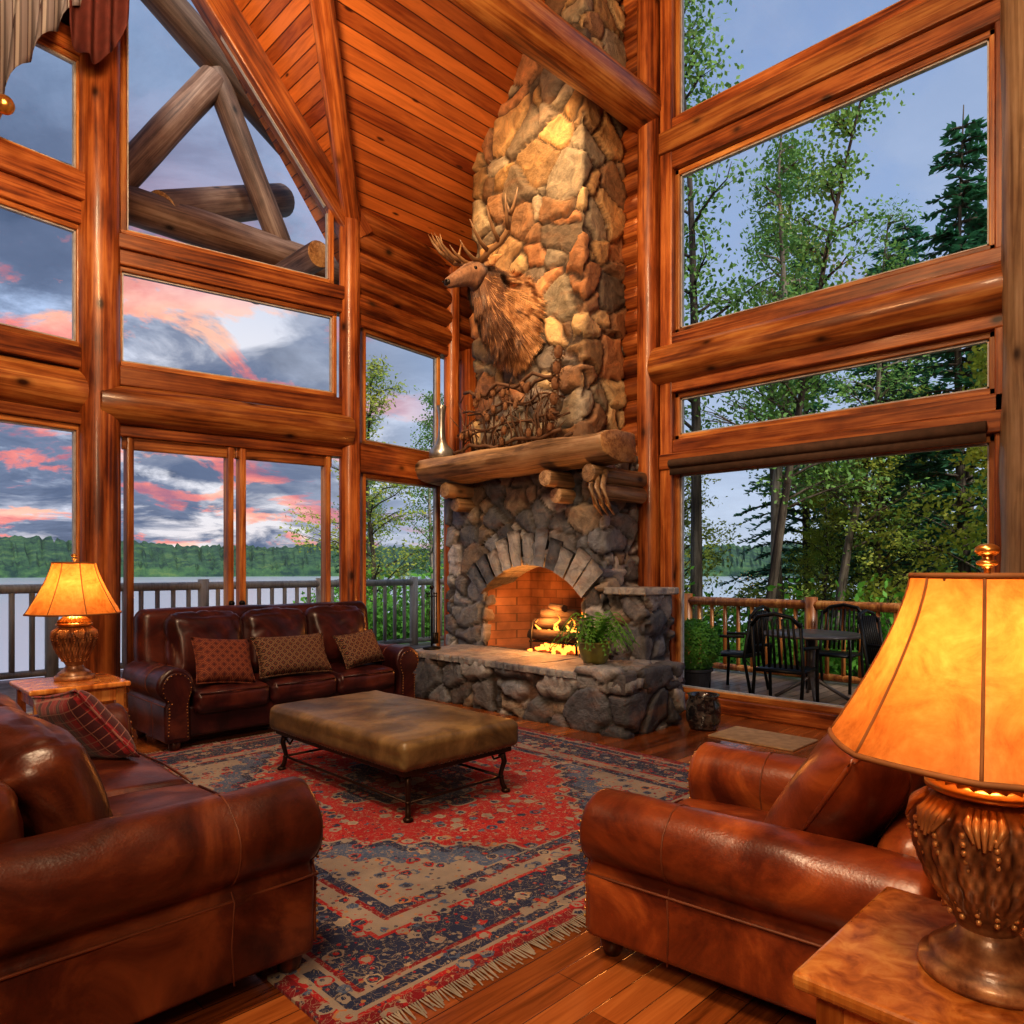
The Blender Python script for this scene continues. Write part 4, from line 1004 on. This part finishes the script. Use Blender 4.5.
def plant(kind,v,x,y,s=1,rz=0,tilt=0):
    o=bpy.data.objects.new(kind,protos[kind][v]); link(o); o.location=(x,y,ground_z(x,y)-.1); o.scale=(s,s,s); o.rotation_euler=(0,math.radians(tilt),rz)
for a_ in [('birch_tree',0,-7.2,12.4,1,0),('birch_tree',1,-6.4,13.9,.95,2),('birch_tree',0,-7.9,16.5,.9,4),('pine_tree',0,-8.6,20.5,.92,1),('pine_tree',0,-6.6,22.5,.95,3),('pine_tree',0,-5.6,17.6,.74,0),('pine_tree',0,-3.4,14.8,.76,5),('pine_tree',1,-2.0,16.5,.95,5),('pine_tree',1,-4.6,20.5,1.05,2),
    ('birch_tree',1,-4.9,12.6,.70,1,8),('maple_tree',0,-5.2,19,.66,2),('maple_tree',1,-2.6,12.9,.62,5),('maple_tree',1,-8.8,14.5,.62,1),('birch_tree',0,1.0,16,.9,2),
    ('maple_tree',0,-4.2,13.2,.46,1),('maple_tree',1,-7.0,18.2,.6,3),('birch_tree',0,-6.0,11.8,.72,3,-9),('maple_tree',0,-5.8,14.6,.45,4),
    ('maple_tree',0,-17.2,11.6,.72,2),('birch_tree',1,-19.2,12.8,.6,1),('pine_tree',1,-21,13.4,.5,0),('birch_tree',1,-15.8,12.6,.6,4)]: plant(*a_)
for i in range(44):
    plant('shrub',i%2,R.uniform(-12,3),R.uniform(11.7,15),R.uniform(.6,1.05),R.uniform(0,6))
for i in range(8): plant('shrub',i%2,R.uniform(-20,-14),R.uniform(11,14),R.uniform(.7,1.2),R.uniform(0,6))

# ------------------------------------------------------------------ world
wd=bpy.data.worlds.new('dusk_sky'); scene.world=wd; wd.use_nodes=True; nt=wd.node_tree; nt.nodes.clear()
g=G.__new__(G); g.nt=nt; g.m=None
v=g.coord('Generated'); s=g.sep(v); zz=g.math('MAXIMUM',s[2],0.0)
den=g.math('ADD',zz,.20); pv=g.comb(g.math('DIVIDE',s[0],den),g.math('DIVIDE',s[1],den),0.0)
n1=g.noise(pv,1.5,9,.6,.5); n2=g.noise(g.map(pv,(1,1,1),(0,0,.5),(4.3,1.2,0)),2.4,8,.62,.4); n3=g.noise(g.map(pv,(1,1,1),(0,0,.9),(1.3,7.2,0)),2.0,8,.6,.5)
left=g.ramp(g.math('MULTIPLY',s[0],-1.0),[(.72,0.0),(.90,1.0)])
skyR=g.ramp(zz,[(0,(.60,.66,.76)),(.12,(.48,.57,.74)),(.35,(.33,.43,.64)),(.8,(.17,.27,.50))])
skyL=g.ramp(zz,[(0,(.80,.72,.72)),(.1,(.60,.65,.80)),(.3,(.46,.57,.80)),(.55,(.26,.42,.70)),(.9,(.14,.24,.48))])
sky=g.mix(left,skyR,skyL)
dt=g.n('ShaderNodeVectorMath',operation='DOT_PRODUCT'); g.set(dt.inputs[0],v); dt.inputs[1].default_value=(-.885,.41,.205)
glow=g.ramp(dt.outputs['Value'],[(.970,0.0),(.999,.55)]); sky=g.mix(glow,sky,(1.05,.92,.80))
cl=g.ramp(n1,[(.42,0.0),(.52,1.0)])
ccol=g.mix(left,g.ramp(n2,[(.35,(.27,.34,.48)),(.65,(.46,.52,.66))]),g.ramp(n2,[(.35,(.06,.09,.16)),(.60,(.22,.27,.40))]))
sky=g.mix(g.math('MULTIPLY',cl,g.math('ADD',.38,g.math('MULTIPLY',left,.55))),sky,ccol)
cl2=g.math('MULTIPLY',g.ramp(n3,[(.47,0.0),(.57,.8)]),left); sky=g.mix(cl2,sky,(.13,.17,.27))
pk_=g.math('MULTIPLY',g.ramp(n2,[(.52,0.0),(.57,1.0)]),left); pk_=g.math('MULTIPLY',pk_,g.ramp(zz,[(0,.9),(.30,1.0),(.42,.3),(.55,0.0)]))
sky=g.mix(g.math('MULTIPLY',pk_,.88),sky,g.ramp(n1,[(.38,(1.05,.55,.38)),(.50,(.95,.27,.22)),(.62,(.45,.16,.22))]))
bg=g.n('ShaderNodeBackground'); g.set(bg.inputs[0],sky); bg.inputs[1].default_value=1.0
ow=g.n('ShaderNodeOutputWorld'); nt.links.new(bg.outputs[0],ow.inputs[0])

# ------------------------------------------------------------------ lights
def area(name,loc,target,size,power,col):
    l=bpy.data.lights.new(name,'AREA'); l.energy=power; l.size=size; l.color=col; o=bpy.data.objects.new(name,l); link(o); o.location=loc
    o.rotation_euler=(Vector(target)-Vector(loc)).to_track_quat('-Z','Y').to_euler(); return o
def spot(name,loc,target,power,ang,col,blend=.6,r=.06):
    l=bpy.data.lights.new(name,'SPOT'); l.energy=power; l.spot_size=math.radians(ang); l.spot_blend=blend; l.color=col; l.shadow_soft_size=r; o=bpy.data.objects.new(name,l); link(o); o.location=loc
    o.rotation_euler=(Vector(target)-Vector(loc)).to_track_quat('-Z','Y').to_euler(); return o
WC=(1,.72,.46)
area('warm_fill_high',(-1.5,-.5,7.0),(-4.2,3.2,1.5),1.2,290,WC)  # added warm fill for the whole room, not an actual fixture
area('warm_fill_back',(.8,-1.8,3.6),(-5,4,3.5),1.2,140,WC)  # added fill behind the camera, no lamp stands there
area('ceiling_wash_fill',(-3.4,1.0,5.2),(-6.0,4.5,7.8),.8,170,(1,.60,.30))  # added upward wash to brighten the ceiling planks
spot('chimney_spot',(-4.95,4.3,7.2),(-5.35,5.66,5.0),460,56,(1,.60,.27))
spot('elk_spot',(-3.9,3.4,6.4),(-5.5,5.1,4.1),520,36,(1,.70,.42))
spot('hearth_spot',(-4.2,2.6,6.0),(-5.2,5.5,1.4),240,50,(1,.88,.78))
spot('seating_spot',(-2.6,1.6,7.5),(-4.2,2.6,0.3),460,44,(1,.80,.60),.9)
spot('armchair_spot',(-.6,-.2,4.5),(-1.2,2.4,.6),170,50,(1,.70,.42),.9)
l=bpy.data.lights.new('fire_light','POINT'); l.energy=42; l.color=(1,.36,.08); l.shadow_soft_size=.12; o=bpy.data.objects.new('fire_light',l); link(o); o.location=(-5.20,5.68,.90)
l=bpy.data.lights.new('foliage_fill_sun','SUN'); l.energy=3.8; l.color=(1,.93,.80); l.angle=math.radians(20); o=bpy.data.objects.new('foliage_fill_sun',l); link(o); o.rotation_euler=Vector((-.72,.25,-.62)).to_track_quat('-Z','Y').to_euler()  # added sun lamp to brighten the trees; no sun shines at dusk

# ------------------------------------------------------------------ camera
cam=bpy.data.cameras.new('camera'); cam.sensor_width=36; cam.lens=36*720/1024; cam.shift_y=56/1024; cam.clip_end=3000; cam.clip_start=.05
co=bpy.data.objects.new('camera',cam); link(co); co.location=(0,0,1.4); co.rotation_euler=(math.radians(90),0,math.radians(45)); scene.camera=co
